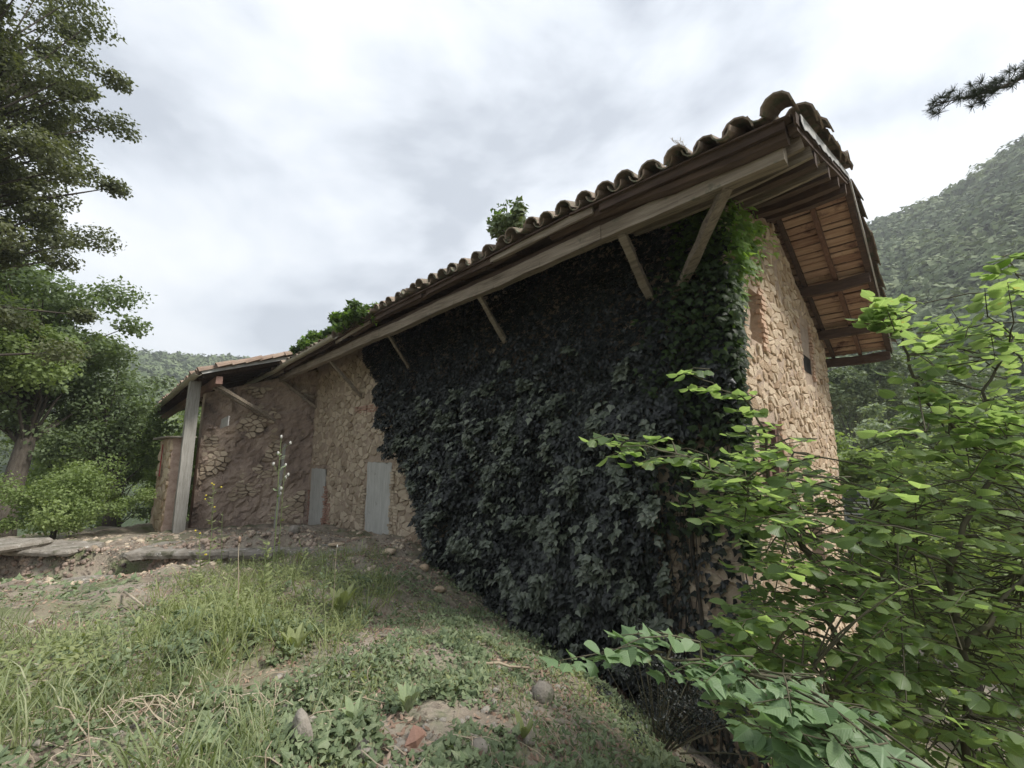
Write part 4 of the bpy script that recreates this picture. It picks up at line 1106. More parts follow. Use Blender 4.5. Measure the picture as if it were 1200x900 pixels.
# ================================================================ hazel shrubs at the right
def stems(parent, paths):
    mb = MB(); nodes = []
    for p, r0, r1 in paths:
        p = np.array(p); t = np.linspace(0, 1, len(p)); tt = np.linspace(0, 1, len(p) * 4)
        q = np.column_stack([np.interp(tt, t, p[:, i]) for i in range(3)])
        q[1:-1] += RNG.normal(0, .008, (len(q) - 2, 3))
        mb.tube(q, np.linspace(r0, r1, len(q)), 6, rough=.05)
        nodes.append(q)
    return mb, np.concatenate(nodes)
def inpoly(pts, poly):
    x, y = pts[:, 0], pts[:, 1]; ins = np.zeros(len(pts), bool)
    for (x1, y1), (x2, y2) in zip(poly, poly[1:] + poly[:1]):
        c = ((y1 > y) != (y2 > y)) & (x < (x2 - x1) * (y - y1) / (y2 - y1 + 1e-9) + x1); ins ^= c
    return ins
def shrub(label, base, paths, twigs, m, leafsize, limit, name='hazel_shrub', cat='shrub', per=9, tmpls=(T_HAZEL, T_HAZEL2)):
    base = np.array(base, float)
    t = thing(name, label, cat, tuple(base))
    mb, nodes = stems(t, [(np.array(p) - base, a, b) for p, a, b in paths])
    LP = []; LR = []; LS = []; lt = []
    for tw_ in twigs:
        c, ln, dirn = tw_
        c = np.array(c) - base
        d = np.array(dirn); d = d / np.linalg.norm(d)
        a = c - d * ln * .5; b = c + d * ln * .5 + np.array([0, 0, -.06 * ln])
        j = int(np.argmin(((nodes - a) ** 2).sum(1))); s = nodes[j]
        mid = (s + a) / 2 + np.array([0, 0, .06 * np.linalg.norm(a - s)])
        mb.tube([s, mid, a, (a + b) / 2 + np.array([0, 0, .02]), b], [.005, .004, .003, .0022, .0012], 4, cap=False)
        side = np.cross(d, [0, 0, 1.0]); side /= np.linalg.norm(side) + 1e-9
        for k in range(per):
            q = (k + .6) / per; p = a + (b - a) * q
            sg = 1 if k % 2 else -1
            o = d * random.uniform(.25, .7) + side * sg * random.uniform(.6, 1) + np.array([0, 0, random.uniform(-.55, .05)])
            if k == per - 1: o = d + np.array([0, 0, -.3])
            nn = np.array([random.gauss(0, .33), random.gauss(0, .33), 1.0]) - d * .15 + side * sg * .15
            LP.append(p + o * .012); LR.append((nn, o)); LS.append(leafsize * random.uniform(.55, 1.25)); 
    mb.build('stem', M['twig'], t, smooth=True)
    LP = np.array(LP); R = frames(np.array([a for a, b in LR]), np.array([b for a, b in LR])); LS = np.array(LS)
    W = LP + base; px = proj(W)
    size = LS / np.linalg.norm(W, axis=1) * np.where((px[:, 0] > 0) & (px[:, 0] < 1200) & (px[:, 1] > 0) & (px[:, 1] < 900), 1, .01)
    od = np.argsort(-size); b_, r_ = od[:limit], od[limit:]
    leaf_objs(tmpls, LP[b_], R[b_], LS[b_], m, t, limit=limit)
    h = len(r_) // 2
    if h: 
        scatter('foliage', tmpls[0], LP[r_[:h]], R[r_[:h]], LS[r_[:h]], m, t, kind='stuff')
        scatter('foliage', tmpls[1], LP[r_[h:]], R[r_[h:]], LS[r_[h:]], m, t, kind='stuff')
    return t
def sample_twigs(poly, n, Y0, Y1, ln=(.22, .42), out=(-1, 0, .1), far_bias=1.0):
    P = []; xs = [p[0] for p in poly]; ys = [p[1] for p in poly]
    while len(P) < n:
        q = np.column_stack([RNG.uniform(min(xs), max(xs), 200), RNG.uniform(min(ys), max(ys), 200)])
        for p in q[inpoly(q, poly)]:
            if 972 < p[0] < 1012 and 545 < p[1] < 640 and random.random() < .85: continue
            Y = Y0 + (Y1 - Y0) * random.random() ** far_bias
            d = np.array(out) + np.array([random.gauss(0, .7), random.gauss(0, .7), random.gauss(0, .22)])
            P.append((at(p[0], p[1], Y), random.uniform(*ln), d))
            if len(P) >= n: break
    return P
b1 = np.array(gpt(1.75, 2.35)); b2 = np.array(gpt(2.9, 2.45)); b3 = np.array(gpt(1.15, 1.5))
main_poly = [(835, 560), (870, 520), (905, 545), (990, 560), (1040, 470), (1110, 520), (1200, 440), (1330, 420), (1330, 1000), (900, 1000), (875, 850), (870, 760), (890, 680), (850, 620)]
left_poly = [(815, 530), (880, 500), (990, 560), (1060, 560), (1050, 900), (905, 930), (870, 830), (860, 760), (880, 690), (850, 620)]
tw1 = sample_twigs(left_poly, 235, 1.9, 3.3)
# named sprays: leftward branches against the dark ivy
def along(pts, n, ln, out, jit=.04):
    pts = np.array(pts); t = np.linspace(0, 1, len(pts)); r = []
    for q in np.linspace(.05, 1, n):
        p = np.array([np.interp(q, t, pts[:, i]) for i in range(3)]) + RNG.normal(0, jit, 3)
        r.append((p, random.uniform(*ln), np.array(out) + RNG.normal(0, .25, 3) * np.array([1, 1, .4])))
    return r
A1 = [at(905, 600, 2.3), at(860, 560, 2.25), at(790, 530, 2.2), at(715, 520, 2.15)]
A1b = [at(905, 600, 2.3), at(850, 545, 2.3), at(780, 512, 2.3), at(745, 510, 2.3)]
A2 = [at(900, 560, 2.4), at(895, 500, 2.4), at(870, 465, 2.35), at(812, 440, 2.3)]
A3 = [at(1005, 850, 1.6), at(930, 800, 1.55), at(820, 775, 1.5), at(715, 760, 1.5)]
A4 = [at(1000, 560, 2.2), at(960, 530, 2.2), at(900, 500, 2.2)]
A5 = [at(960, 790, 2.0), at(900, 760, 2.0), at(840, 745, 2.0)]
tw1 += along(A1, 9, (.16, .28), (-1, 0, -.05), .03) + along(A1b, 5, (.14, .22), (-1, 0, 0), .02) + along(A2, 7, (.15, .25), (-1, 0, .1), .03) + along(A5, 5, (.15, .25), (-1, 0, 0), .03)
paths1 = [([b1 + np.array([0, 0, -.1]), at(1000, 880, 2.7), at(985, 760, 2.7), at(968, 715, 2.7), at(950, 650, 2.65), at(915, 590, 2.6), at(930, 530, 2.55)], .022, .006),
          ([at(968, 715, 2.7), at(1010, 690, 2.75), at(1045, 668, 2.8), at(1075, 640, 2.85)], .014, .005),
          (A1, .008, .002), (A2, .008, .002), (A5, .006, .002), ([at(950, 650, 2.65), at(905, 600, 2.4)], .01, .008), ([at(960, 790, 2.0), at(1000, 860, 2.3)], .007, .01)]
shrub('leafy hazel with light green sprays reaching left across the dark ivy', b1, paths1, tw1, M['hazel'], .072, 150, per=10)
right_poly = [(1000, 560), (1055, 500), (1110, 520), (1200, 430), (1340, 400), (1340, 1000), (1030, 1000), (1010, 800)]
tw2 = sample_twigs(right_poly, 430, 2.0, 4.0, far_bias=.8)
top_poly = [(1030, 355), (1075, 345), (1110, 385), (1150, 350), (1200, 340), (1200, 560), (1100, 560), (1020, 560), (1065, 440), (1040, 400)]
tw2 += sample_twigs(top_poly, 80, 2.1, 3.0, ln=(.16, .3), out=(-.6, 0, .5))
B1 = [at(1135, 900, 2.6), at(1130, 760, 2.6), at(1112, 660, 2.6), at(1135, 600, 2.6), at(1175, 545, 2.55), at(1155, 500, 2.5), at(1155, 450, 2.45), at(1188, 395, 2.4)]
B2 = [at(1175, 545, 2.55), at(1120, 505, 2.5), at(1080, 465, 2.5), at(1060, 400, 2.45), at(1045, 360, 2.4)]
B3 = [at(1112, 660, 2.6), at(1060, 640, 2.6), at(1020, 600, 2.6)]
B4 = [at(1130, 760, 2.6), at(1180, 700, 2.7), at(1230, 640, 2.8)]
B5 = [at(1230, 640, 2.8), at(1240, 480, 2.6), at(1215, 350, 2.4), at(1175, 300, 2.3)]
tw2 += along([at(1062, 375, 2.4), at(1035, 350, 2.35), at(1025, 380, 2.35)], 4, (.1, .18), (-1, 0, .2), .02) + along([at(1200, 330, 2.2), at(1180, 300, 2.2)], 3, (.1, .16), (-1, 0, .1), .02)
shrub('tall hazel on dark slender stems filling the right edge', b2, [([b2 + np.array([0, 0, -.1]), B1[0]], .024, .02), (B1, .02, .005), (B2, .013, .004), (B3, .01, .003), (B4, .016, .008), (B5, .01, .003)], tw2, M['hazel'], .075, 150, per=10)
tw3 = along(A3, 15, (.16, .28), (-1, 0, -.05), .035) + sample_twigs([(905, 800), (1010, 830), (1130, 900), (1130, 990), (940, 990), (900, 880)], 38, 1.2, 1.7, ln=(.15, .28))
shrub('low hazel with blue green leaves reaching left across the bottom', b3, [([b3, at(1060, 960, 1.6), A3[0]], .014, .009), (A3, .008, .002)], tw3, M['hazel_blue'], .056, 150, per=12, tmpls=(T_MAPLE, T_HAZEL2))

# ---- dark shrub at the foot of the ivy
c = hit(770, 870); c[2] = gz(c[0], c[1])
ds = thing('dark_shrub', 'low dark shrub with tiny leaves at the foot of the ivy wall', 'shrub', tuple(c))
mb = MB(); cl = []
for k in range(70):
    d = RNG.normal(size=3) * np.array([.48, .34, .0]); q = np.array([d[0], d[1], random.uniform(.05, .75) * max(.25, 1 - abs(d[0]) * .9)])
    mb.tube([(d[0] * .2, d[1] * .2, -.05), q * np.array([.6, .6, .5]), q], [.008, .005, .002], 4, cap=False); cl.append(q)
mb.build('stem', M['twig'], ds)
leaf_cloud('foliage', cl, .14, 90, .032, M['ivy'], ds, T_OVAL, kind='stuff')

# ================================================================ ground plants
def ground_pts(n, x0, x1, y0, y1, fall=1.0):
    """random points on the ground, denser towards the path where one stands"""
    y = y0 + (y1 - y0) * RNG.random(n) ** (1 + fall); x = RNG.uniform(-1, 1, n) * (y * 1.35 + .6)
    k = (x > x0) & (x < x1); x, y = x[k], y[k]
    return x, y, ground_z(x, y)
def nz(x, y, f, o): return np.array([mnoise.noise(Vector((a * f, b * f, o))) for a, b in zip(x, y)])
def zone(x, y, poly):
    z = ground_z(x, y); return inpoly(proj(np.stack([x, y, z], 1)), poly)
def cover(name, label, cat, poly, n, thr, f, off, tmpl, size, m, hgt, up, ymax=11.5, y0=.7, wild=.6, fall=1.0):
    x, y, z = ground_pts(n, -9, 3.2, y0, ymax, fall)
    k = zone(x, y, poly) & (nz(x, y, f, off) + .5 * nz(x, y, f * 3, off + 3) > thr)
    x, y, z = x[k], y[k], z[k]; n = len(x)
    # keep off the walls of the house
    l = (np.stack([x, y], 1) - O[:2]); v = l @ V[:2]; k = v < -.12; x, y, z = x[k], y[k], z[k]; n = len(x)
    cl_ = np.clip(.45 + 1.3 * nz(x, y, 2.6, off + 11), .1, 1.6) if n else 1
    hh = hgt * RNG.random(n) * cl_
    P = np.stack([x, y, z + hh], 1)
    nrm = np.column_stack([RNG.normal(0, wild, n), RNG.normal(-.25, wild, n), np.ones(n)])
    if up: R = frames(rndir(n) * np.array([1, 1, .2]), np.column_stack([RNG.normal(0, .35, n), RNG.normal(0, .35, n), np.ones(n)]))
    else: R = frames(nrm, rndir(n))
    o = scatter(name, tmpl, P, R, size * RNG.uniform(.55, 1.35, n) * (.72 + .38 * cl_), M[m], None, kind='stuff')
    return tag(o, label, cat)
ALL = [(-300, 690), (140, 700), (260, 655), (440, 640), (520, 650), (700, 790), (860, 900), (900, 1400), (-600, 1400), (-600, 700)]
cover('ground_ivy', 'dark creeping ivy leaves over the middle of the bank', 'ivy', [(180, 740), (330, 690), (420, 680), (480, 650), (560, 680), (720, 800), (860, 1000), (100, 1300), (230, 850)], 190000, -.09, 1.1, 1, T_IVY, .047, 'ivy_ground', .13, False)
cover('clover', 'bright yellow green clover on the mound before the house', 'ground cover', [(150, 760), (230, 680), (300, 665), (440, 655), (455, 700), (400, 760), (300, 740), (230, 790), (0, 850), (-300, 830), (-300, 760)], 200000, -.3, 1.0, 4, T_OVAL, .044, 'clover', .26, False)
cover('grass', 'long pale grass bending over at the lower left', 'grass', [(-600, 690), (130, 745), (260, 800), (340, 900), (420, 1400), (-900, 1400)], 48000, -.04, .9, 6, T_BLADE, .24, 'grass', .0, True, ymax=6, fall=1.2)
cover('thin_grass', 'scattered short grass blades among the ground plants', 'grass', ALL, 45000, .10, 1.4, 8, T_BLADE, .14, 'grass', .0, True)
cover('mound_grass', 'fresh grass tufts on the mound before the doors', 'grass', [(170, 700), (300, 655), (450, 645), (470, 700), (380, 780), (150, 800)], 75000, -.25, 1.4, 18, T_BLADE, .26, 'clover', .0, True)
cover('weeds', 'small leafy weeds covering the lower bank in patches', 'weeds', ALL, 150000, -.03, 1.3, 12, T_OVAL, .042, 'ivy_ground', .15, False, wild=.9)
cover('pale_weeds', 'greener weed patches between the ivy and the foot of the wall', 'weeds', [(380, 720), (520, 680), (700, 800), (850, 900), (900, 1300), (350, 1300)], 120000, -.05, 1.2, 15, T_OVAL, .038, 'clover', .07, False, wild=.9)
cover('fallen_leaves', 'brown fallen leaves strewn over the bare soil', 'leaves', [(-300, 660)] + ALL[1:], 80000, -.16, 1.2, 20, T_OVAL, .042, 'litter', .012, False, wild=.35)
cover('terrace_plants', 'low green plants along the broken slabs at the left', 'weeds', [(-100, 650), (60, 655), (150, 665), (165, 690), (130, 705), (-100, 700)], 42000, -.2, 1.2, 31, T_IVY, .07, 'ivy_ground', .09, False)
cover('foot_litter', 'dry orange brown leaves along the foot of the ivy', 'leaves', [(500, 655), (540, 650), (610, 700), (700, 760), (770, 800), (740, 850), (660, 820), (560, 730), (500, 690)], 60000, -.15, 1.6, 27, T_OVAL, .055, 'litter', .03, False, wild=.6)
cover('terrace_litter', 'leaf and mortar crumbs over the terrace floor', 'debris', [(-100, 632), (330, 618), (520, 630), (520, 690), (380, 655), (150, 680), (-100, 690)], 90000, -.1, 1.6, 33, T_OVAL, .06, 'litter', .01, False, wild=.5, fall=.2)
# brown leaf pile by the wall foot
n = 2600
c = hit(700, 795); x = c[0] + RNG.normal(0, .17, n); y = c[1] + RNG.normal(0, .26, n)
tag(scatter('leaf_pile', T_OVAL, np.stack([x, y, ground_z(x, y) + .03 * RNG.random(n)], 1), frames(rndir(n) + np.array([0, 0, .8]), rndir(n)), RNG.uniform(.04, .08, n), M['litter'], kind='stuff'), 'pile of red brown dead leaves at the foot of the ivy', 'leaves')
# small rubble and pebbles
def rock_geo(s, seed):
    rng = np.random.default_rng(seed); vs = []; fs = []
    n1, n2 = 7, 5
    vs.append((0, 0, -1))
    for j in range(1, n2):
        ph = math.pi * j / n2
        for i in range(n1):
            a = 2 * math.pi * i / n1 + rng.uniform(-.25, .25); r = rng.uniform(.75, 1.1)
            vs.append((math.cos(a) * math.sin(ph) * r, math.sin(a) * math.sin(ph) * r, -math.cos(ph) * r))
    vs.append((0, 0, 1))
    for i in range(n1): fs.append((0, 1 + (i + 1) % n1, 1 + i)); fs.append((len(vs) - 1, 1 + (n2 - 2) * n1 + i, 1 + (n2 - 2) * n1 + (i + 1) % n1))
    for j in range(n2 - 2):
        for i in range(n1):
            a = 1 + j * n1 + i; b = 1 + j * n1 + (i + 1) % n1; fs += [(a, b, b + n1), (a, b + n1, a + n1)]
    return np.array(vs) * np.array(s), np.array(fs)
g = rock_geo((.5, .4, .28), 3)
x, y, z = ground_pts(16000, -9, 3, .9, 11)
k = nz(x, y, 1.1, 40) > -.1; x, y, z = x[k], y[k], z[k]; n = len(x)
_x, _y, _z = x, y, z
x, y, z = ground_pts(9000, -12, 1, 7, 13, .1)
k = zone(x, y, [(-100, 630), (330, 616), (520, 628), (530, 690), (380, 660), (150, 690), (-100, 700)]) & (nz(x, y, 1.5, 44) > -.05); x, y, z = x[k], y[k], z[k]; n = len(x)
tag(scatter('terrace_rubble', g, np.stack([x, y, z], 1), frames(rndir(n) * .4 + np.array([0, 0, 1]), rndir(n)), .03 + .16 * RNG.random(n) ** 4, M['stone_front'], kind='stuff'), 'flat rubble and crumbs along the foot of the walls on the terrace', 'rubble')
x, y, z = _x, _y, _z; n = len(x)
tag(scatter('pebbles', g, np.stack([x, y, z], 1), frames(rndir(n) * .5 + np.array([0, 0, 1]), rndir(n)), .010 + .075 * RNG.random(n) ** 3, M['rock'], kind='stuff'), 'small stones and rubble bits over the slope', 'pebbles')
for i, (px, py, s, m, lab) in enumerate([(352, 880, (.10, .05, .15), 'rock', 'upright grey stone at the bottom edge among dark ivy'), (635, 822, (.11, .09, .10), 'rock', 'weathered pale stone half sunk in the lower bank'),
        (360, 850, (.07, .04, .03), 'rock', 'small flat stone just above the upright grey stone'), (430, 885, (.08, .06, .04), 'rock', 'rounded pale stone right of the upright stone'), (515, 693, (.16, .10, .06), 'stone', 'tan rubble stone with a sharp edge at the head of the slope'),
        (345, 625, (.16, .12, .12), 'rock', 'brown stone at the foot of the wall by the smaller door'), (497, 668, (.14, .1, .08), 'stone', 'reddish rubble stone near the left foot of the ivy'), (620, 868, (.07, .05, .05), 'rock', 'small grey stone on the lower bank by the dark shrub'),
        (560, 880, (.08, .06, .03), 'rock', 'low flat stone at the bottom centre'), (455, 648, (.2, .12, .07), 'stone', 'flat tan stone lying on the terrace by the taller door'), (395, 640, (.22, .15, .05), 'stone', 'broad flat stone on the terrace before the doors')]):
    c = hit(px, py); gg = rock_geo(s, 50 + i)
    o = fast('loose_stone', gg[0], gg[1], M[m], RNG.random(len(gg[0])) * .3 + random.random() * .5); o.location = (c[0], c[1], gz(c[0], c[1]) + s[2] * .35); o.rotation_euler = (random.uniform(-.3, .3), random.uniform(-.3, .3), random.uniform(0, 3))
    tag(o, lab, 'stone', 'loose stones on the bank')
for (px, py, w, lab) in [(488, 868, .16, 'broken orange brick end at the bottom centre'), (655, 760, .15, 'orange brick fragment at the foot of the ivy'), (505, 640, .13, 'brick fragment by the lower left corner of the ivy')]:
    c = hit(px, py); mb = MB().box((0, 0, 0), (w * .8, .06, .04), jit=.016); o = mb.build('brick_fragment', M['stone'] if px == 505 else M['brick']); o.location = (c[0], c[1], gz(c[0], c[1]) + .012); o.rotation_euler = (.15, .3, px * .37)
    tag(o, lab, 'brick', 'brick fragments on the slope')
# sticks
for (pa, pb_, r, lab) in [((145, 700), (202, 742), .014, 'pale dry stick lying across the brown soil on the left'), ((545, 785), (622, 790), .014, 'pale stick lying level on the middle of the bank'), ((305, 870), (325, 902), .010, 'short pale stick at the bottom edge left of the stone'),
                      ((398, 722), (440, 680), .006, 'thin dry stem leaning up from the mound'), ((462, 690), (478, 672), .012, 'short stick at the head of the slope')]:
    a, b = hit(*pa), hit(*pb_); a[2] = gz(a[0], a[1]) + .05; b[2] = gz(b[0], b[1]) + .05
    pts = [a + (b - a) * q + RNG.normal(0, .008, 3) for q in np.linspace(0, 1, 7)]
    tag(MB().tube(pts, np.linspace(r, r * .5, 7), 6).build('stick', M['dry'], smooth=True), lab, 'stick', 'dry sticks on the bank')
mb = MB(); x, y, z = ground_pts(2600, -8, 3, 1.0, 9.5, .8); k = nz(x, y, 1.0, 60) > -.05; x, y = x[k][:620], y[k][:620]
for a, b in zip(x, y):
    an = random.uniform(0, 6.28); ln = random.uniform(.06, .35); pts = []
    for q in (0, .33, .66, 1):
        xx, yy = a + math.cos(an + q * .4) * ln * q, b + math.sin(an + q * .4) * ln * q
        pts.append((xx, yy, gz(xx, yy) + .012 + random.uniform(0, .05)))
    mb.tube(pts, [.0035, .003, .0022, .0012], 4, cap=False)
tag(mb.build('twigs', M['dry'], kind='stuff'), 'thin dry twigs scattered over the soil of the bank', 'twigs')
# tangle of dead bramble stems
mb = MB(); c = hit(235, 850)
for k in range(46):
    a = c + np.array([random.gauss(0, .28), random.gauss(0, .2), 0]); a[2] = gz(a[0], a[1])
    an = random.uniform(0, 6.28); ln = random.uniform(.2, .7); pts = []
    for q in np.linspace(0, 1, 7):
        x, y = a[0] + math.cos(an + q * .5) * ln * q, a[1] + math.sin(an + q * .5) * ln * q * .6
        pts.append((x, y, gz(x, y) + .02 + math.sin(q * 3.0) * random.uniform(.03, .12)))
    mb.tube(pts, np.linspace(.004, .0015, 7), 4, cap=False)
tag(mb.build('dead_brambles', M['dry'], kind='stuff'), 'tangle of thin dead stems at the lower left', 'dead stems')

# ---- broken slabs along the terrace edge
def slab(pts_px, thick, lab, seed, dz=0.0, m='concrete', name='stone_slab'):
    rng = np.random.default_rng(seed)
    P = [hit(*p) for p in pts_px]; z = np.mean([p[2] for p in P]) + dz
    ring = []
    for a, b in zip(P, P[1:] + P[:1]):
        k = max(2, int(np.linalg.norm(b[:2] - a[:2]) / .22))
        for q in range(k):
            p = a + (b - a) * q / k; ring.append(np.array([p[0], p[1]]) + rng.normal(0, .035, 2))
    ring = np.array(ring); c = ring.mean(0); n = len(ring); vs = []; fs = []
    for (s, h) in ((.97, -thick), (1.0, -thick * .5), (.985, -.02), (.93, 0.0), (.55, .012)):
        for p in ring:
            q = c + (p - c) * s; vs.append((q[0], q[1], z + h + rng.uniform(-.014, .014)))
    for k in range(4):
        for i in range(n): fs.append((k * n + i, k * n + (i + 1) % n, (k + 1) * n + (i + 1) % n, (k + 1) * n + i))
    fs.append(tuple(4 * n + i for i in range(n))); fs.append(tuple(range(n - 1, -1, -1)))
    o = MB().add(vs, fs).build(name, M[m], None)
    return tag(o, lab, 'slab', 'broken slabs along the terrace edge')
def slabw(cx, cy, w, d, zt, thick, lab, seed, ang=0.0, tilt=0.0):
    rng = np.random.default_rng(seed); nx, ny = max(4, int(w / .2)), max(2, int(d / .25)); ring = []
    for i in range(nx): ring.append((-w / 2 + w * i / nx, -d / 2))
    for j in range(ny): ring.append((w / 2, -d / 2 + d * j / ny))
    for i in range(nx): ring.append((w / 2 - w * i / nx, d / 2))
    for j in range(ny): ring.append((-w / 2, d / 2 - d * j / ny))
    ring = np.array(ring) + rng.normal(0, .05, (len(ring), 2)); n = len(ring); vs = []; fs = []
    for (s, h) in ((.96, -thick), (1.0, -thick * .5), (.985, -.025), (.93, 0.0), (.5, .015)):
        for p in ring: vs.append((p[0] * s, p[1] * s, h + p[0] * tilt + rng.uniform(-.018, .018)))
    for k in range(4):
        for i in range(n): fs.append((k * n + i, k * n + (i + 1) % n, (k + 1) * n + (i + 1) % n, (k + 1) * n + i))
    fs.append(tuple(4 * n + i for i in range(n))); fs.append(tuple(range(n - 1, -1, -1)))
    o = MB().add(vs, fs).build('stone_slab', M['concrete'], None); o.location = (cx, cy, zt); o.rotation_euler = (0, 0, ang)
    return tag(o, lab, 'slab', 'broken slabs along the terrace edge')
slabw(-6.3, 10.0, 3.6, 1.5, -2.02, .16, 'long grey slab forming the terrace edge below the grey post', 1, .05)
slabw(-10.2, 9.75, 2.0, 1.0, -2.0, .10, 'thin slab with a dark gap under it left of the long slab', 2, .0, -.02)
slabw(-11.2, 9.4, 2.2, .9, -1.88, .14, 'lumpy mossy slab at the far left of the terrace edge', 3, -.08, .02)
slabw(-5.6, 8.0, 2.6, .8, -2.16, .12, 'lower slab with a white crumbling edge in front of the earth bank', 4, .12, .03)
slabw(-3.9, 9.35, 2.4, .8, -2.0, .12, 'flat stone paving slab lying before the smaller door', 5, -.5)
slabw(-7.2, 7.3, 1.2, .4, -2.06, .08, 'narrow pale slab half buried in brown soil at the left', 6, .2)

x = RNG.uniform(-12, -4.2, 2600); y = 9.3 + RNG.normal(0, .22, 2600); z = ground_z(x, y)
g2 = rock_geo((.5, .45, .35), 8)
tag(scatter('earth_clods', g2, np.stack([x, y, z], 1), frames(rndir(2600), rndir(2600)), .03 + .12 * RNG.random(2600) ** 3, M['earth_wall'], kind='stuff'), 'crumbling earth clods along the broken terrace edge', 'earth')
# ---- standing weeds
def weed(label, foot, top, leaves, m_leaf, leafsz, head=None, m_stem='stem', r=.006, nbr=0, cat='weed', name='tall_weed', side=.1, leaf=T_OVAL):
    f = np.array(foot, float); tpt = np.array(top, float) - f
    o = thing(name, label, cat, tuple(f)); mb = MB()
    pts = [tpt * q + np.array([.015 * math.sin(q * 5), .01 * math.cos(q * 4), 0]) for q in np.linspace(0, 1, 8)]
    mb.tube(pts, np.linspace(r, r * .45, 8), 6); tips = [pts[-1]]
    for k in range(nbr):
        q = random.uniform(.45, .95); a = tpt * q; b = a + np.array([random.uniform(-1, 1) * side, random.uniform(-.3, .3) * side, random.uniform(.4, 1.2) * side])
        mb.tube([a, b], [r * .5, r * .3], 4); tips.append(b)
    mb.build('stem', M[m_stem], o)
    n = leaves
    if n:
        q = RNG.uniform(.08, .95, n); P = q[:, None] * tpt[None]
        an = RNG.uniform(0, 6.28, n); d = np.column_stack([np.cos(an), np.sin(an), RNG.uniform(-.2, .7, n)])
        R = frames(np.column_stack([-d[:, 0] * .4, -d[:, 1] * .4, np.ones(n)]), d)
        tm = leaf
        meshes = []
        me = bpy.data.meshes.new('leaf'); me.from_pydata(tm[0].tolist(), [], tm[1].tolist()); a_ = me.attributes.new('rnd', 'FLOAT', 'POINT'); a_.data.foreach_set('value', [random.random()] * len(tm[0])); me.materials.append(M[m_leaf])
        for i in range(n):
            l_ = link('leaf', me, o); s = leafsz * random.uniform(.6, 1.3) * (1.15 - q[i] * .6)
            l_.matrix_local = Matrix(np.vstack([np.column_stack([R[i] * s, P[i]]), [0, 0, 0, 1]]).tolist())
    if head:
        for tpp in tips:
            gg = rock_geo(head[1], random.randint(0, 99))
            h_ = fast('flower_head', gg[0] + tpp, gg[1], M[head[0]], RNG.random(len(gg[0])), o)
    return o
def foot(px, py, Y): 
    x = at(px, py, Y)[0]; return (x, Y, gz(x, Y))
weed('tall weed with pale seed heads standing before the dark wall', foot(322, 622, 6.6), at(331, 512, 6.6), 9, 'ivy_ground', .14, ('seed_head', (.02, .02, .03)), r=.009, nbr=5, side=.16)
weed('second slimmer weed stalk beside the one with seed heads', foot(326, 620, 6.7), at(336, 545, 6.7), 5, 'clover', .13, ('seed_head', (.02, .02, .03)), r=.007, nbr=2, side=.12)
weed('yellow flowered weed in front of the terrace slab', foot(246, 640, 7.6), at(252, 568, 7.6), 14, 'clover', .13, ('flower', (.016, .016, .014)), nbr=5, side=.14)
weed('leafy yellow green weed growing up past the lower slab', foot(232, 690, 6.0), at(236, 625, 6.0), 22, 'clover', .12, ('flower', (.012, .012, .012)), nbr=3, side=.1)
weed('brown teasel head on a straight dry stalk', foot(275, 720, 4.4), at(283, 632, 4.4), 0, 'dry', .1, ('litter', (.018, .018, .035)), m_stem='dry', r=.006)
weed('dark upright weed right of the teasel', foot(378, 690, 5.2), at(380, 648, 5.2), 16, 'ivy_ground', .07, None, r=.006)
weed('slender seed stalk on top of the mound', foot(388, 690, 5.0), at(397, 640, 5.0), 3, 'clover', .06, ('seed_head', (.008, .008, .02)), m_stem='dry', r=.004)
weed('leafy weed with several shoots left of the yellow mound', foot(306, 690, 5.4), at(315, 632, 5.4), 24, 'clover', .12, None, nbr=3, side=.12)
weed('small green weed at the foot of the grey post', foot(262, 628, 9.0), at(262, 600, 9.0), 10, 'clover', .16, None, r=.008)
weed('thin pale straw standing in the grass at the lower left', foot(110, 880, 1.9), at(112, 825, 1.9), 0, 'dry', .1, None, m_stem='dry', r=.003)
weed('leafy shoots beside the leaning plank', foot(365, 660, 6.0), at(352, 632, 6.0), 14, 'clover', .1, None, r=.006)
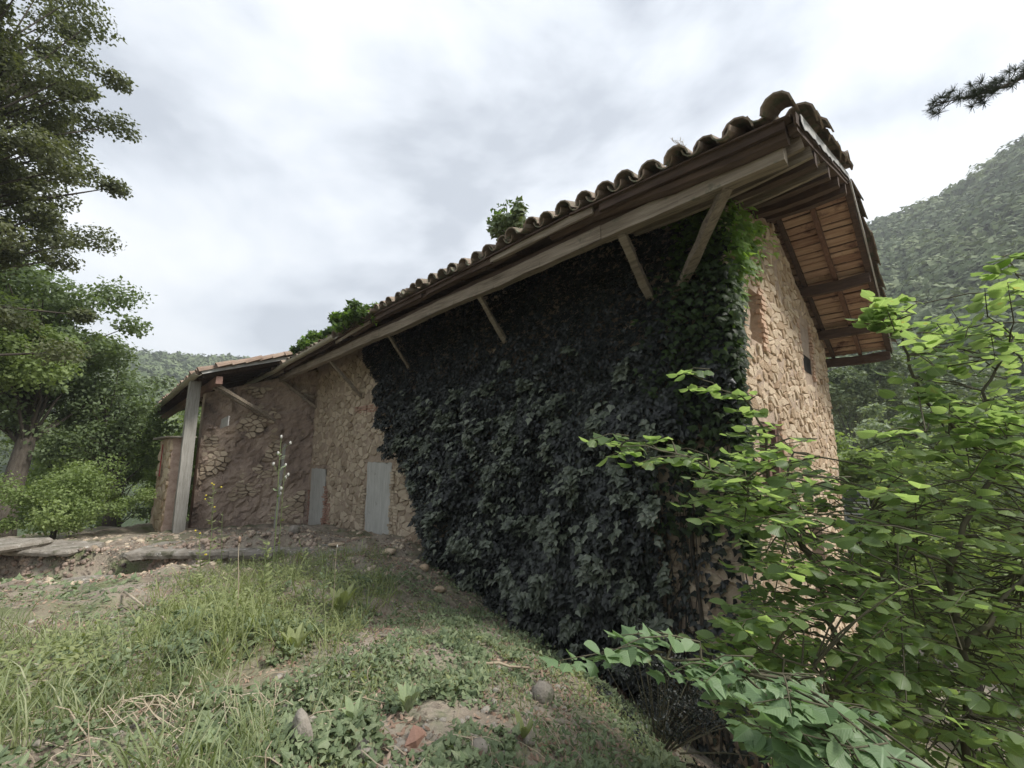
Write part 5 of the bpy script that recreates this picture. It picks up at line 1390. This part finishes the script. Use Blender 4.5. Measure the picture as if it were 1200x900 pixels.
# broad-leaved plants: rosettes
T_LONG = (np.array([(0, 0, 0), (.10, .2, .02), (.15, .5, .10), (.11, .8, .12), (0, 1, .06), (-.11, .8, .12), (-.15, .5, .10), (-.10, .2, .02), (0, .5, .05)], float), np.array([(8, i, (i + 1) % 8) for i in range(8)]))
for (px, py, s, n, mm, lab) in [(398, 722, .34, 12, 'clover', 'upright broad leaved dock on the mound'), (345, 770, .24, 10, 'clover', 'light green rosette plant below the dock'), (415, 858, .17, 10, 'ivy_ground', 'blue green rosette among the stones at the bottom'),
                            (478, 838, .17, 12, 'ivy_ground', 'spiky rosette in the middle of the lower bank'), (250, 892, .15, 14, 'ivy_ground', 'feathery blue green rosette at the bottom edge'), (615, 870, .16, 10, 'clover', 'small rosette plant on the lower bank near the shrub')]:
    c = hit(px, py); o = thing('rosette_plant', lab, 'plant', (c[0], c[1], gz(c[0], c[1])), 0, 'rosette plants on the bank')
    me = bpy.data.meshes.new('leaf'); me.from_pydata(T_LONG[0].tolist(), [], T_LONG[1].tolist()); a_ = me.attributes.new('rnd', 'FLOAT', 'POINT'); a_.data.foreach_set('value', [.7] * 9); me.materials.append(M[mm])
    for i in range(n):
        an = i * 2.4 + random.uniform(-.3, .3); d = np.array([[math.cos(an), math.sin(an), random.uniform(.5, 2.0) if s > .3 else random.uniform(.1, .9)]])
        R = frames(np.array([[-d[0, 0], -d[0, 1], .7]]), d)[0]
        l_ = link('leaf', me, o); l_.matrix_local = Matrix(np.vstack([np.column_stack([R * s * random.uniform(.6, 1.1), [0, 0, 0]]), [0, 0, 0, 1]]).tolist())

# ---- pale track glimpsed down the slope on the right
n = 24; vs = []; fs = []
for i in range(n):
    q = i / (n - 1); cx, cy = 4.5 + 12 * q, 6.2 + 5 * q ** 1.4
    for s in (-1, -.33, .33, 1):
        x, y = cx - s * .8 * .4, cy + s * .8; vs.append((x, y, gz(x, y) + .05))
for i in range(n - 1):
    for k in range(3): fs.append((i * 4 + k, i * 4 + 4 + k, i * 4 + 5 + k, i * 4 + 1 + k))
MB().add(vs, fs).build('gravel_path', M['gravel'], kind='structure')

# ---- air: thin haze over the valley
bm_ = MB().box((0, 0, 20), (1500, 1500, 340), jit=0)
hz = bm_.build('haze', M['void'], None, kind='stuff')
hm = bpy.data.materials.new('haze'); hm.use_nodes = True
hn = hm.node_tree.nodes; hn.clear()
ho = hn.new('ShaderNodeOutputMaterial'); hv = hn.new('ShaderNodeVolumePrincipled')
hv.inputs['Color'].default_value = (.86, .9, .94, 1); hv.inputs['Density'].default_value = .0009; hv.inputs['Anisotropy'].default_value = .2
hm.node_tree.links.new(hv.outputs['Volume'], ho.inputs['Volume'])
hz.data.materials.clear(); hz.data.materials.append(hm)
